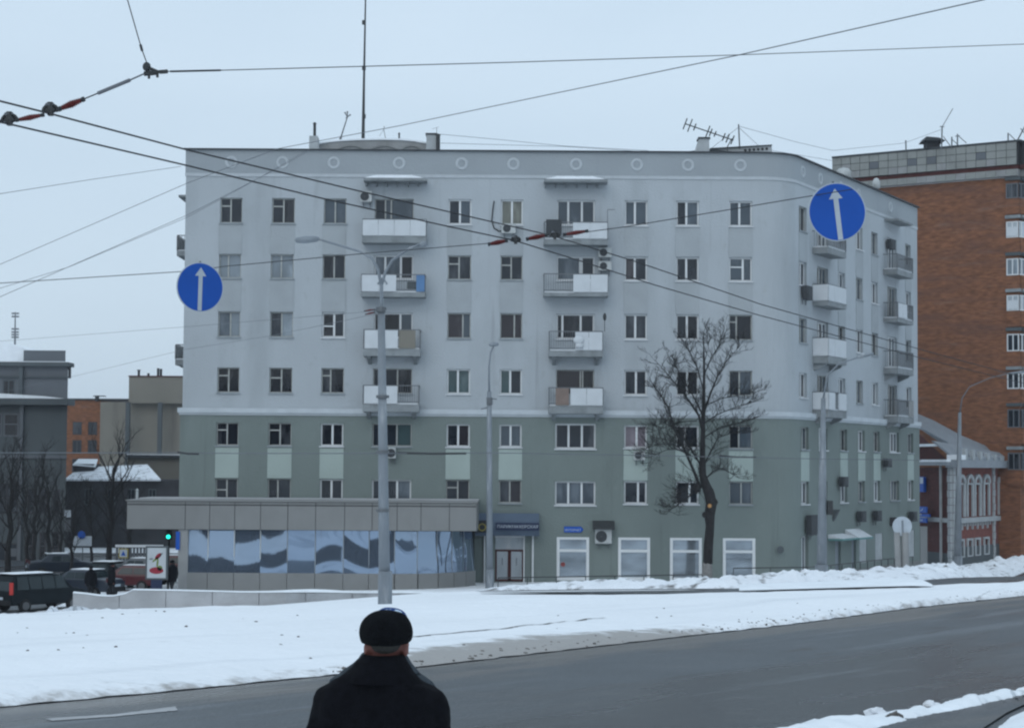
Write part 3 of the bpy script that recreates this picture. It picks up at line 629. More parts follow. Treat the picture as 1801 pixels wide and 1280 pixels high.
for a, b in ((639, 750), (957, 1069)):
    m = MB(); FR.box(m, X(a, 310), X(b, 310), Zb(319, 900), Zb(314, 900), 0, BD - .05)
    for i in range(6): FR.box(m, X(a) + (X(b) - X(a)) * i / 6, X(a) + (X(b) - X(a)) * i / 6 + .08, Zb(314, 900) - .35, Zb(319, 900), .0, .5)
    c = m.build('balcony_canopy', 'slab', house)
    m = MB(); s0, s1 = X(a, 310) + .05, X(b, 310) - .15; N = 24
    V = []
    for j in range(5):
        for i in range(N + 1):
            e = min(1, 5 * min(i / N, 1 - i / N)) * math.sin(math.pi * (j + .5) / 5.5) ** .4
            V.append(FR.p(s0 + (s1 - s0) * i / N, Zb(314, 900) + .002 + .2 * e * (1 + .25 * noise.noise(Vector((i * .5, j, a)))), .02 + (BD - .1) * j / 4))
    V += [FR.p(s0 + (s1 - s0) * i / N, Zb(314, 900) - .02, .04 + BD - .1) for i in range(N + 1)]
    m.add(V, [(j * (N + 1) + i, j * (N + 1) + i + 1, (j + 1) * (N + 1) + i + 1, (j + 1) * (N + 1) + i) for j in range(5) for i in range(N)]); m.build('snow_layer', 'snowcap', c)
# side-street balconies
zr = [(385, 414, 427), (482, 512, 522), (579, 612, 626), (677, 709, 724)]
for r, (a, b, c) in enumerate(zr):
    for k, (p0, p1) in enumerate(((1429, 1462), (1554, 1582))):
        s0, s1 = SD.hit(p0, 670)[0], SD.hit(p1, 670)[0]
        sh_ = [(s0 + .05, s0 + (s1 - s0) * .97, 'panelw')] if k == 0 and r < 3 else ([(s0 + .05, s0 + (s1 - s0) * .35, 'panelw'), (s0 + (s1 - s0) * .55, s1 - .1, 'panelw')] if k == 0 else ([(s0 + .1, s1 - 1.5, 'panelw')] if r in (1,) else ([(s1 - 1.2, s1 - .1, 'concrete')] if r == 3 else [])))
        if r == 0 and k == 0: sh_ = []
        balcony(SD, s0, s1, Zf(a), Zf(b), Zf(c), sh_, r > 1, end='panelw' if k == 0 and r > 0 else 'bars', BD=.95)
m = MB(); s0, s1 = SD.hit(1555, 360)[0], SD.hit(1581, 360)[0]; SD.box(m, s0, s1, Zf(318), Zf(314), 0, .95); m.build('balcony_canopy', 'slab', house)
# balcony ends that show past the left corner
LF = Fr((XL, D + 14), (0, -1))
for r, (t, b, c) in enumerate(((385, 414, 427), (0, 0, 0), (584, 612, 626))):
    if not t: continue
    balcony(LF, 14 - 6.5, 14 - 4.0, Zf(t + 14), Zf(b + 12), Zf(c + 10), [(7.55, 9.95, 'concrete')], r > 1)
m = MB(); LF.box(m, 7.5, 10, Zf(330), Zf(326), 0, 1.1); m.build('balcony_canopy', 'slab', house)
# ---- salon portal: fascia, name board, door with its panes, white posts
po = thing('shop_portal', FR.p(Xf(900), 0, .1), 'blue-grey fascia with white-lettered navy board over the glazed salon door', 'shop front')
zA, zC = Zf(902, 900), Zf(941, 900)
m = MB(); s0, s1 = Xf(836, 920), Xf(948, 920); m.prism([FR.p(s0, zC, .12), FR.p(s0, zC, .85), FR.p(s0, zC + .35, .95), FR.p(s0, zA, .5), FR.p(s0, zA, .12)], FR.d * (s1 - s0)); m.build('fascia', 'hood', po)
bz0, bz1 = Zf(931, 900), Zf(918, 900)
m = MB(); FR.box(m, Xf(872, 925), Xf(947.5, 925), bz0, bz1, .80, 1.02); m.build('name_board', 'navy', po)
text('lettering', 'ПАРИКМАХЕРСКАЯ', .235, FR.mtx(Xf(874.5, 925), bz0 + .12, 1.025), 'signwhite', po, .008).scale = (1, 1, 1)
m = MB(); FR.box(m, Xf(839, 925), Xf(860, 925), Zf(935, 850), Zf(914, 850), .80, 1.0); m.build('name_board', 'seam', po)
text('lettering', 'OI', .62, FR.mtx(Xf(840.5, 925), Zf(932.5, 850), 1.005), 'yellow', po, .01)
for a, b in ((851, 853.6), (935.5, 938.6), (920.5, 922.6)):
    m = MB(); FR.box(m, Xf(a, 980), Xf(b, 980), -.6, zC - .002, .115, .22); m.build('post', 'white', po)
s0, s1, z0, z1 = dr
m = MB(); zt = Zf(966, 900)
for q in ((s0, s0 + .09, z0, zt), (s1 - .09, s1, z0, zt), ((s0 + s1) / 2 - .09, (s0 + s1) / 2 + .09, z0, zt - .1), (s0 + .09, s1 - .09, zt - .1, zt), (s0 + .09, s1 - .09, z0, z0 + .12)): FR.box(m, *q, -.1, 0)
d = m.build('door', 'brickdark', po)
for a, b in ((s0 + .09, (s0 + s1) / 2 - .09), ((s0 + s1) / 2 + .09, s1 - .09)):
    m = MB(); m.quad(FR.p(a, z0 + .12, -.05), FR.p(b, z0 + .12, -.05), FR.p(b, zt - .1, -.05), FR.p(a, zt - .1, -.05)); m.build('pane', 'gw', d)  # white glass colour stands in for the pale reflection on the door panes
    m = MB(); FR.box(m, (a + b) / 2 - .02, (a + b) / 2 + .02, z0 + .9, z0 + 1.3, .0, .03); m.build('handle', 'steel', d)
m = MB(); m.quad(FR.p(s0, zt, -.06), FR.p(s1, zt, -.06), FR.p(s1, z1, -.06), FR.p(s0, z1, -.06)); m.build('transom_pane', 'gw', po)
m = MB(); FR.box(m, s0 - .02, s1 + .05, z1 - .02, z1 + .08, .0, .16); m.build('lintel', 'white', po)
# ---- small signs on the front
m = MB(); a, b, c, e = Xf(992, 930), Xf(1026, 930), Zf(935.5, 1000), Zf(925.5, 1000)
m.prism([FR.p(a, c, .13), FR.p(b - .14, c, .13), FR.p(b, (c + e) / 2, .13), FR.p(b - .14, e, .13), FR.p(a, e, .13)], FR.n * .05)
ar = m.build('arrow_sign', 'blue'); tag(ar, 'small blue sign pointing right above the first display window', 'sign')
text('lettering', 'ИНТЕРНЕТ', .17, FR.mtx(a + .04, c + .07, .185), 'signwhite', ar, .004)
# ---- the low glazed extension on the left of the front
DE = 101.0; FE = Fr((0, DE), (1, 0))
def XE(p, y=960): return W(p, y, DE).x
def ZE(y, p=560): return W(p, y, DE).z
ext = thing('shop_extension', (XE(560), DE, 0), 'single-storey grey panelled shop extension with mirror glass in front of the apartment house', 'shop')
xa, xb, xc = XE(222), XE(330), XE(838)
zt, zu, zg, zb = ZE(882), ZE(932.5), ZE(1008), ZE(1040)
m = MB(); m.box(xa, xc, DE + .06, D - .12, zu + .0, zt - .02); m.build('roof_box', 'clad2', ext)
m = MB(); m.box(xa - .05, xc + .05, DE - .1, D - .13, zt - .02, zt + .05); m.build('coping', 'cladding', ext)
m = MB(); m.box(xa, xc, DE + 3.2, D - .2, zt + .05, zt + .09); m.build('snow_layer', 'dirtysnow', ext)
seams = [222, 325, 368, 412, 457.5, 505.5, 554.5, 605.5, 654, 698, 740, 790, 838]
for a, b in zip(seams, seams[1:]):
    for z0, z1 in ((zu + .02, ZE(889)), (ZE(888), zt - .02)):
        m = MB(); m.box(XE(a) + .015, XE(b) - .015, DE, DE + .055, z0, z1 - .02); m.build('cladding_panel', 'cladding', ext)
m = MB(); m.box(xa + .02, xc - .02, DE + .05, DE + .058, zu, zt - .02); m.build('panel_backing', 'seam', ext)
# glazing follows a plan line that swings back at the right end
gpx = [330, 366, 412, 458, 505.5, 554.5, 604, 649, 694, 734, 768.5, 795, 815.5, 832]
gy = [DE + .25] * 9 + [DE + .45, DE + 1.0, DE + 1.8, DE + 2.7, DE + 3.8]
gp = [Vector((W(p, 970, y).x, y, 0)) for p, y in zip(gpx, gy)]
def wz(v, py): return W(560, py, DE).z
for i, (a, b) in enumerate(zip(gp, gp[1:])):
    u = (b - a).normalized(); n = Vector((u.y, -u.x, 0)); N = 14; ph = R.uniform(-1.5, 1.5); kc = R.choice((-1.1, -.6, -.2, .5, .9)); kl = R.uniform(-1.6, 1.6); bow = R.uniform(-.02, .025); tl = (.15, .20, .15, .13, .0, .05, .06, .085, .08, .12, .07, .11, .13)[i]; rp_ = (.009, .010, .012, .010, .002, .010, .012, .011, .014, .013, .012, .010, .008)[i]
    V = []
    for j in range(N + 1):
        for k in range(N + 1):
            s, t = k / N, j / N
            v = a.lerp(b, s) + n * (bow * 4 * s * (1 - s) - tl * (t - .5) + rp_ * math.sin(5 * t + ph + kc * (2 * s - 1) ** 2 + kl * (s - .5))); v.z = zg + (zu - zg) * t; V.append(v)
    m = MB(); m.add(V, [(j * (N + 1) + k, j * (N + 1) + k + 1, (j + 1) * (N + 1) + k + 1, (j + 1) * (N + 1) + k) for j in range(N) for k in range(N)])
    m.build('shop_pane', 'mirror', ext, smooth=True)
    m = MB(); m.tube([(a.x, a.y - .01, zg), (a.x, a.y - .01, zu)], .035, 4); m.build('mullion', 'acwhite' if i < 4 else 'pole', ext)
for i, (a, b) in enumerate(zip(gp, gp[1:])):
    u = (b - a).normalized(); n = Vector((u.y, -u.x, 0))
    q = [a + n * .16, b + n * .16, b - n * .1, a - n * .1]
    m = MB(); e = u * .012
    m.hexa([(p.x, p.y, -1.5) for p in (q[0] + e, q[1] - e, q[2] - e, q[3] + e)] + [(p.x, p.y, zg) for p in (q[0] + e, q[1] - e, q[2] - e, q[3] + e)]); m.build('base_panel', 'cladding', ext)
m = MB(); m.box(XE(313), xb, DE + .1, DE + .6, -1.5, zu - .002); m.build('corner_pillar', 'concrete', ext)
m = MB(); m.box(XE(313), XE(317), DE + .6, D - .3, -1.5, zu - .002); m.box(XE(317), gp[-1].x, D - .35, D - .25, -1.5, zu - .002); m.build('inner_wall', 'seam', ext)
o = MB(); o.box(XE(309), XE(316), DE + .0, DE + .04, ZE(968), ZE(936)); s_ = o.build('pillar_sign', 'blue'); tag(s_, 'narrow blue sign on the left pillar of the shop extension', 'sign')
m = MB(); m.tube([(0, 0, 0), (0, 0, .62)], .07, 8); m.lathe((0, 0, .62), [(.02, 0), (.09, .05), (.02, .14)], 10); q = m.build('vent_pipe', 'acwhite'); q.location = W(241, 876, DE + .8) - Vector((0, 0, .25)); tag(q, 'short white vent pipe standing on the left end of the shop extension roof', 'pipe')
# ================================================================ fittings on the house
def ac(fr, s, z, w, h, label, dark=False, out=.06, stand=False):
    t = thing('air_conditioner', fr.p(s, z, out), label, 'air conditioner', 'air conditioners on the apartment house')
    m = MB(); fr.box(m, s - w / 2, s + w / 2, z, z + h, out + .06, out + .38); m.build('casing', 'acdark' if dark else 'acwhite', t, bevel=.02)
    m = MB(); c = fr.p(s - w * .12, z + h / 2, out + .38); V = []; n = 18
    for r, o in ((h * .40, 0), (h * .40, .015), (h * .02, .02)):
        for j in range(n): a = 2 * math.pi * j / n; V.append(c + fr.d * r * math.cos(a) + Vector((0, 0, 1)) * r * math.sin(a) + fr.n * o)
    m.add(V, [(i * n + j, i * n + (j + 1) % n, (i + 1) * n + (j + 1) % n, (i + 1) * n + j) for i in range(2) for j in range(n)]); m.build('fan_grille', 'acdark', t)
    m = MB()
    for a in (-.3, .3): fr.box(m, s + w * a, s + w * a + .04, z - .05, z, out, out + .45); fr.box(m, s + w * a, s + w * a + .04, z - .3, z - .05, out, out + .04)
    m.build('bracket', 'steel', t)
    return t
def acp(x0, x1, y0, y1, label, **k):
    a, b = Xf(x0, y0), Xf(x1, y0); z1, z0 = Zf(y0, (x0 + x1) / 2), Zf(y1, (x0 + x1) / 2); return ac(FR, (a + b) / 2, z0, b - a, z1 - z0, label, **k)
acp(635, 655, 338, 357, 'white air conditioner left of the top balcony under the left canopy')
acp(882, 907, 395, 412, 'white air conditioner under a top-floor window with a loose black cable')
acp(960, 987, 391, 417, 'black air conditioner at the left end of the top right-hand balcony', dark=True, out=.9)
acp(1052, 1075, 437, 454, 'upper of two stacked white air conditioners over the second right-hand balcony')
acp(1052, 1075, 461, 477, 'lower of two stacked white air conditioners over the second right-hand balcony')
acp(684, 697, 787, 806, 'small white air conditioner in the green wall beside the tall lamp pole', out=.15)
acp(1114, 1134, 793, 809, 'air conditioner on a light green panel left of the bare tree', out=.15)
g = acp(1046, 1075, 930, 955, 'white air conditioner under a dark hood between the first two display windows', out=.15)
m = MB(); s0, s1 = Xf(1042, 920), Xf(1080, 920); m.prism([FR.p(s0, Zf(930, 1060), .12), FR.p(s0, Zf(930, 1060), .75), FR.p(s0, Zf(927, 1060), .75), FR.p(s0, Zf(915, 1060), .12)], FR.d * (s1 - s0)); m.build('hood', 'darksteel', g)
def acs(px, py, w, h, label, dark=True, out=.06):
    s, z = SD.hit(px, py); return ac(SD, s, z - h / 2, w, h, label, dark=dark, out=out)
acs(1412, 515, .95, .75, 'air conditioner under the third window row beside the rounded corner')
acs(1560, 430, .9, .6, 'air conditioner left of the topmost balcony at the far end of the side wall')
acs(1473, 846, .9, .55, 'dark air conditioner on the green side wall between the lower window rows', out=.16)
acs(1551, 813, .9, .5, 'air conditioner on a light green panel of the side wall near its far end', out=.16)
acs(1505, 907, .9, .6, 'left of the two dark air conditioners over the street doors', out=.16)
acs(1533, 906, .9, .6, 'right of the two dark air conditioners over the street doors', out=.16)
acs(1596, 907, .9, .6, 'air conditioner beside the far corner of the side wall', out=.16)
acs(1417, 922, 1.1, 1.1, 'large dark air conditioner above the first side-street door', out=.16)
# black cable loop
m = MB(); m.tube([FR.p(Xf(a, b), Zf(b, 880), .05) for a, b in ((869, 354), (867, 368), (865, 388), (869, 402), (878, 407), (886, 406))], .035, 5); tag(m.build('cable', 'wire', smooth=True), 'black cable curling down beside a top-floor window', 'cable')
# things kept on balconies
m = MB(); FR.box(m, X(716), X(732), Zb(507), Zb(495), BD - .45, BD - .08); tag(m.build('storage_crate', 'farwall'), 'dark crate beside the blue sheet on the second left-hand balcony', 'crate')
m = MB(); m.ball(FR.p(X(1018), Zb(598, 1010), BD + .1), .3, .08, .22); FR.box(m, X(1013), X(1026), Zb(612, 1010), Zb(604, 1010), BD + .04, BD + .14); tag(m.build('covered_bundle', 'panelw', smooth=True), 'pale wrapped bundle hung outside the third right-hand balcony', 'bundle')
m = MB(); p = FR.p(X(1064), Zb(560, 1060), 1.0); m.tube([FR.p(Xf(1062, 570), Zf(585, 1060), .9), p, p + Vector((0, 0, .15))], .02, 5); m.ball(p + Vector((.0, 0, .1)), .1, .08, .22, 8, 6); tag(m.build('wall_lamp', 'darksteel'), 'small black lamp on a bracket right of the third right-hand balcony', 'lamp')
m = MB(); p = FR.p(Xf(1067, 395), Zf(405, 1067), 1); q = FR.p(Xf(1067, 395), Zf(373, 1067), 1); m.tube([p, q], .018, 5); m.tube([q, q + Vector((.4, 0, 0))], .018, 4)
for k in (.12, .25, .37): m.tube([q + Vector((k, 0, -.06)), q + Vector((k, 0, .06))], .012, 4)
tag(m.build('aerial', 'steel'), 'thin television aerial on the top right-hand balcony rail', 'aerial')
# ================================================================ roof
def chimney(name, pxs, y0, y1, Y, dep, m_, label, cap=True, topw=1., cat='chimney', shift=0):
    a, b = W(pxs[0], y1, Y).x, W(pxs[1], y1, Y).x; z0, z1 = W(pxs[0], y1, Y).z - .6, W(pxs[0], y0, Y).z; c = (a + b) / 2; h = (b - a) / 2 * topw
    t = thing(name, (c, Y, z0), label, cat)
    mb = MB(); mb.hexa([(a, Y, z0), (b, Y, z0), (b, Y + dep, z0), (a, Y + dep, z0), (c - h + shift, Y, z1), (c + h + shift, Y, z1), (c + h + shift, Y + dep, z1), (c - h + shift, Y + dep, z1)]); mb.build('stack', m_, t)
    if cap: mb = MB(); mb.box(c - h - .06 + shift, c + h + .06 + shift, Y - .06, Y + dep + .06, z1, z1 + .09); mb.build('cap', 'eave', t)
    return t
chimney('chimney', (543, 562), 239, 266, D + 4, 1, 'trimw', 'white chimney carrying a black pipe left of the curved roof house', cap=False, topw=.75, shift=-.06)
chimney('chimney', (749, 768), 237, 267, D + 4, .9, 'trimw', 'white chimney with a dark rounded top right of the curved roof house', topw=.9)
chimney('chimney', (1216, 1248), 244, 272, D + 4, 1, 'trimw', 'white chimney with a sloping left side below the long television aerial', topw=.55, shift=.22)
def pipe(a, b, x, Y, r, label, cat='pipe', cap=True):
    p = W(x, b, Y); q = W(x, a, Y); m = MB(); m.tube([p - Vector((0, 0, .4)), q], r, 8)
    if cap: m.lathe((q.x, q.y, q.z - .02), [(r, 0), (r * 1.5, .03), (.02, .12)], 8)
    return tag(m.build('roof_pipe', 'darksteel'), label, cat)
pipe(218, 240, 553.5, D + 4.3, .085, 'black pipe standing on the left white chimney')
pipe(238, 266, 770.5, D + 3.8, .12, 'dark pipe against the right side of the round-topped chimney')
pipe(236, 246, 702, D + 6, .05, 'small mushroom vent on the curved roof house')
# curved roof house
cv = thing('roof_house', W(655, 266, D + 5), 'low curved structure with a snowy top on the main roof', 'roof structure')
prof = [(549, 268), (549, 256), (562, 253), (580, 250), (600, 248), (630, 246.5), (670, 246), (705, 246.5), (730, 249), (752, 253), (752, 268)]
m = MB(); m.prism([W(a, b, D + 5) for a, b in prof], (0, 4, 0)); m.build('wall', 'concrete', cv)
m = MB(); top = [W(a, b, D + 4.9) for a, b in prof[1:-1]]
for a, b in zip(top, top[1:]): m.hexa([a, b, b + Vector((0, 4.3, 0)), a + Vector((0, 4.3, 0)), a + Vector((0, 0, .09)), b + Vector((0, 0, .09)), b + Vector((0, 4.3, .09)), a + Vector((0, 4.3, .09))])
m.build('snow_layer', 'snowcap', cv)
for x0, x1 in ((592, 642), (650, 700), (706, 740)):
    m = MB(); m.tube([W(x0 + (x1 - x0) * i / 10, 264 - 7 * math.sin(math.pi * i / 10), D + 4.95) for i in range(11)], .05, 5); m.build('arch_moulding', 'clad2', cv)
# right-hand parapet with round holes
pr = thing('roof_parapet', W(1300, 268, D + 6), 'white roof parapet with a row of round holes above the rounded corner', 'parapet')
m = MB(); m.prism([W(a, b, D + 6) for a, b in ((1248, 270), (1250, 262), (1357, 256), (1359, 274), (1300, 276))], (0, .4, 0)); m.build('wall', 'trimw', pr)
m = MB(); m.prism([W(a, b, D + 5.9) for a, b in ((1249, 262.5), (1358, 256.3), (1358, 254.4), (1249, 260.5))], (0, .7, 0)); m.build('coping', 'eave', pr)
for i in range(6):
    c = W(1311 + i * 7.5, 264.5 - i * .5, D + 5.98); m = MB(); m.lathe((c.x, c.y, c.z), [(.01, -.012), (.085, -.01), (.085, 0)], 10, 'y'); m.build('hole', 'seam', pr)
m = MB(); m.prism([W(a, b, D + 5) for a, b in ((1130, 275), (1250, 262), (1300, 268), (1340, 276))], (0, 6, 0)); tag(m.build('roof_slope', 'eave'), 'low dark roof slope rising behind the eave near the long aerial', 'roof structure')
# masts and aerials
m = MB(); m.tube([W(638.5, 250, D + 6), W(640, 150, D + 6), W(642.5, 20, D + 6), W(644, -60, D + 6)], [.11, .075, .05, .04], 6)
for y in (205, 120, 40): p = W(640, y, D + 6); m.tube([p - Vector((0, 0, .12)), p + Vector((0, 0, .12))], .12, 6)
tag(m.build('radio_mast', 'darksteel'), 'very tall thin mast rising from the curved roof house out of the picture', 'mast')
m = MB(); a, b = W(597, 250, D + 6), W(611, 206, D + 6); m.tube([a, a.lerp(b, .3), b], [.1, .045, .035], 6)
for dx, dz in ((-.14, .25), (.0, .3), (.16, .12), (-.05, -.05)): m.tube([b, b + Vector((dx, 0, dz))], .035, 5); m.ball(b + Vector((dx, 0, dz)), .06, .06, .05, 6, 4)
tag(m.build('aerial', 'steel'), 'leaning pole with a small cluster head on the curved roof house', 'aerial')
m = MB(); a, b = W(679, 248, D + 6), W(675, 228, D + 6); m.tube([a, b, W(676, 222, D + 6)], .025, 4); m.tube([b, W(667, 240, D + 6)], .012, 4); tag(m.build('aerial', 'steel'), 'short crooked aerial right of the tall mast', 'aerial')
m = MB(); m.tube([W(768, 240, D + 6), W(768, 225, D + 6)], .02, 4); m.tube([W(760, 227, D + 6), W(772, 224, D + 6)], .012, 4); tag(m.build('aerial', 'steel'), 'thin cross-shaped aerial above the round-topped chimney', 'aerial')
m = MB(); Y = D + 3.5; bm0, bm1 = W(1205, 218, Y), W(1290, 247, Y); m.tube([bm0, bm1], .035, 5); m.tube([bm1 + Vector((-.1, 0, .1)), W(1279, 259, Y), W(1280, 272, Y)], .03, 5)
for t, h in ((0, .27), (.1, .32), (.2, .14), (.47, .28), (.53, .16), (.62, .1), (.8, .16), (.88, .2), (.98, .2)):
    p = bm0.lerp(bm1, t); m.tube([p + Vector((-h * .35, .25, -h)), p + Vector((h * .35, -.25, h))], .04, 4)
tag(m.build('aerial', 'darksteel'), 'long many-pronged television aerial slanting over the sloping white chimney', 'aerial')
m = MB(); m.tube([W(1301, 262, D + 6), W(1299, 219, D + 6)], .045, 5); tag(m.build('roof_pole', 'steel'), 'thin upright pole behind the long slanting aerial', 'pole')
# ================================================================ wires
def sag(pts, Y, r, m_, name, label, n=24, k=0.0, cat='wire', group=None):
    P = []
    for (a, b) in zip(pts, pts[1:]):
        P.append(W(a[0], a[1], a[2] if len(a) > 2 else Y))
    P.append(W(pts[-1][0], pts[-1][1], pts[-1][2] if len(pts[-1]) > 2 else Y))
    m = MB(); m.tube(P, r, 5); return tag(m.build(name, m_), label, cat, group)
sag([(-260, 112, 12), (0, 178, 15.0), (88, 200, 15.9), (328, 263.5, 18.3), (640, 338, 21.8), (973, 415, 25.6), (1118, 460, 28), (1338, 535, 33), (1614, 613, 40), (1801, 664, 46), (2100, 735, 60)], 0, .0088, 'wire', 'contact_wire', 'upper trolleybus contact wire slanting down across the house to the right')
sag([(-260, 162, 12.6), (15, 218, 15.6), (328, 291, 18.8), (565, 348.5, 21.2), (787, 398, 23.6), (905, 423, 25), (1024, 460, 26.8), (1151, 501, 29.4), (1338, 555, 33.5), (1614, 628, 41), (1801, 674, 47.5), (2100, 742, 62)], 0, .0088, 'wire', 'contact_wire', 'lower trolleybus contact wire slanting down across the house to the right')
sag([(-300, 512, 28.5), (0, 498, 27.6), (330, 477, 27), (400, 468, 26.8), (640, 446, 26), (800, 433, 25.5), (862, 428, 25.2)], 0, .0058, 'wire', 'span_wire', 'cross span wire carrying the left blue arrow sign')
sag([(1033, 408, 24.6), (1100, 399, 24.3), (1300, 366, 23.6), (1425, 345, 23), (1500, 333, 22.8)], 0, .0058, 'wire', 'span_wire', 'cross span wire carrying the right blue arrow sign')
def insulator(a, b, Y, r=.035, label='', rings=9, half=None):
    p, q = W(*a, Y), W(*b, Y); t = thing('insulator', p, label, 'insulator', 'red insulators of the trolleybus wires'); L = (q - p)
    m = MB(); m.tube([p, q], r * .45, 6); m.tube([p, p + L * .12], r * .6, 6); m.tube([q - L * .12, q], r * .6, 6); m.build('rod', 'wire', t)
    m = MB(); pts = []; rr = []
    for i in range(rings * 2 + 1): pts.append(p + L * (.14 + .72 * i / (rings * 2))); rr.append(r * (1.0 if i % 2 else .68) * (1 - .35 * abs(i / rings - 1)))
    m.tube(pts, rr, 10); m.build('ribbed_sleeve', 'insul', t)
    return t
def hanger(px, py, Y, label):
    c = W(px, py, Y); t = thing('wire_hanger', c, label, 'wire hanger', 'hangers holding the contact wires')
    m = MB(); pts = [c + Vector((.062 * math.cos(w), 0, .05 * math.sin(w) - .02)) for w in [math.pi * i / 8 for i in range(9)]]; m.tube(pts, .014, 6); m.tube([pts[0], pts[-1]], .012, 5); m.build('arch', 'darksteel', t)
    m = MB(); m.ball(c + Vector((0, 0, -.015)), .05, .035, .03, 8, 6); m.box(c.x - .02, c.x + .02, c.y - .03, c.y + .03, c.z - .06, c.z + .05); m.build('clamp', 'darksteel', t)
    m = MB(); m.ball(c + Vector((-.01, 0, .03)), .04, .035, .022, 8, 6); m.build('cap', 'wirethin', t)
insulator((858, 430), (893, 423), 25.1, .042, 'red ribbed insulator left of the hanger at the middle of the house')
insulator((925, 421), (963, 413), 25.0, .042, 'red ribbed insulator between the two middle hangers')
insulator((990, 413), (1035, 406), 24.7, .036, 'red ribbed insulator right of the two middle hangers')
hanger(907, 421, 25, 'arched metal hanger on the lower contact wire at the middle of the house'); hanger(976, 413, 25.3, 'arched metal hanger on the upper contact wire beside the black air conditioner')
insulator((102, 193), (149, 174), 15.9, .036, 'large red ribbed insulator right of the upper-left hanger')
insulator((27, 212), (78, 202), 15.8, .028, 'slim red insulator between the two upper-left hangers')
hanger(89, 191, 15.9, 'arched metal hanger on the upper contact wire near the top left corner'); hanger(17, 208, 15.6, 'arched metal hanger on the lower contact wire at the left edge')
insulator((-30, 219), (5, 213), 15.5, .028, 'red insulator cut by the left edge of the picture')
node = thing('wire_junction', W(263, 125, 15.9), 'knot of black clamps where three wires meet in the upper left sky', 'wire junction')
m = MB(); c = W(262, 124, 15.9); m.ball(c + Vector((-.02, 0, .03)), .035, .03, .04, 8, 6); m.tube([c + Vector((-.04, 0, -.03)), c + Vector((.06, 0, -.02))], .02, 6); m.tube([c + Vector((0, 0, .02)), c + Vector((.07, 0, -.01))], .014, 5); m.tube([c + Vector((.07, 0, 0)), c + Vector((.07, 0, -.06))], .012, 5); m.tube([c, c + Vector((0, 0, -.07))], .012, 5); m.build('clamp', 'darksteel', node)
m = MB(); m.tube([W(276, 126, 15.9), W(282, 127, 15.9), W(295, 126, 15.9)], [.01, .017, .017], 6); m.build('sleeve', 'darksteel', node)
sag([(149, 174, 15.9), (172, 164.5, 15.9)], 15.9, .006, 'wire', 'wire', 'short wire between the large red insulator and the grey tube')
m = MB(); m.tube([W(172, 164.5, 15.9), W(229, 141, 15.9)], .016, 8); m.tube([W(229, 141, 15.9), W(256, 129, 15.9)], .007, 6); tag(m.build('tension_tube', 'wirethin'), 'grey tension tube on the slanting wire in the upper left sky', 'wire tensioner')
m = MB(); m.tube([W(262, 121, 15.9), W(249, 86, 15.9), W(222, -8, 15.9), W(180, -150, 15.9)], .005, 5); m.tube([W(250, 90, 15.9), W(247, 79, 15.9)], .012, 6); tag(m.build('stay_wire', 'wire'), 'thin stay wire rising from the junction out of the top of the picture', 'wire')
sag([(295, 126, 15.9), (388, 124, 16.4), (900, 110, 18), (1300, 97, 20), (1801, 78, 23), (2200, 62, 26)], 0, .0045, 'wire', 'stay_wire', 'long level wire crossing the sky from the junction to the right edge')
m = MB(); m.tube([W(300, 126, 15.95), W(388, 124, 16.4)], .009, 5); tag(m.build('wire_splice', 'wire'), 'thicker spliced stretch of the level sky wire beside the junction', 'wire')
sag([(1960, -78, 40), (1730, 0, 42), (1300, 97, 50), (700, 222, 70), (487, 262, 82), (330, 322, 92), (0, 465, 98), (-200, 552, 100)], 0, .015, 'wirethin', 'overhead_wire', 'thin wire running from the upper right sky down to the roof and the left edge')
sag([(541, 267, 100), (487, 297, 96), (330, 378, 90), (0, 522, 80), (-200, 600, 75)], 0, .013, 'wirethin', 'overhead_wire', 'lowest of the thin grey wires fanning from the roof to the left edge')
sag([(545, 262, 100), (440, 322, 96), (330, 382, 93), (120, 470, 88), (0, 507, 84), (-200, 566, 80)], 0, .011, 'wirethin', 'overhead_wire', 'middle of the thin grey wires fanning from the roof to the left edge')
sag([(318, 293, 104), (160, 316, 90), (0, 341, 78), (-200, 372, 66)], 0, .013, 'wirethin', 'overhead_wire', 'thin wire from the upper left corner of the house to the left edge')
sag([(662, 547, 52), (480, 562, 60), (323, 575, 66), (0, 600, 80), (-200, 614, 88)], 0, .006, 'wirethin', 'overhead_wire', 'upper faint wire from the tall lamp pole to the left')
sag([(662, 552, 52), (480, 590, 64), (323, 615, 74), (120, 664, 90), (0, 690, 100)], 0, .006, 'wirethin', 'overhead_wire', 'lower faint wire from the tall lamp pole to the left')
sag([(-200, 799, 66), (0, 796, 62), (300, 796, 58), (420, 797, 56), (665, 797, 52), (861, 796, 56), (1100, 800, 62), (1400, 806, 70), (1620, 809, 76)], 0, .014, 'wirethin', 'overhead_wire', 'level cable crossing the green lower storeys of the house')
for i, (a, b, c, d_, Y, l) in enumerate(((312, 795, 350, 798, 57, 'at its left end'), (700, 796, 820, 797, 53, 'right of the tall lamp pole'), (1265, 801, 1330, 804, 68, 'beside the bare tree'))):
    m = MB(); m.tube([W(a, b, Y), W((a + c) / 2, (b + d_) / 2 + 1, Y), W(c, d_, Y)], .03, 5); tag(m.build('cable_splice', 'wire'), 'thick black stretch of the level cable ' + l, 'cable', 'splices on the level cable')
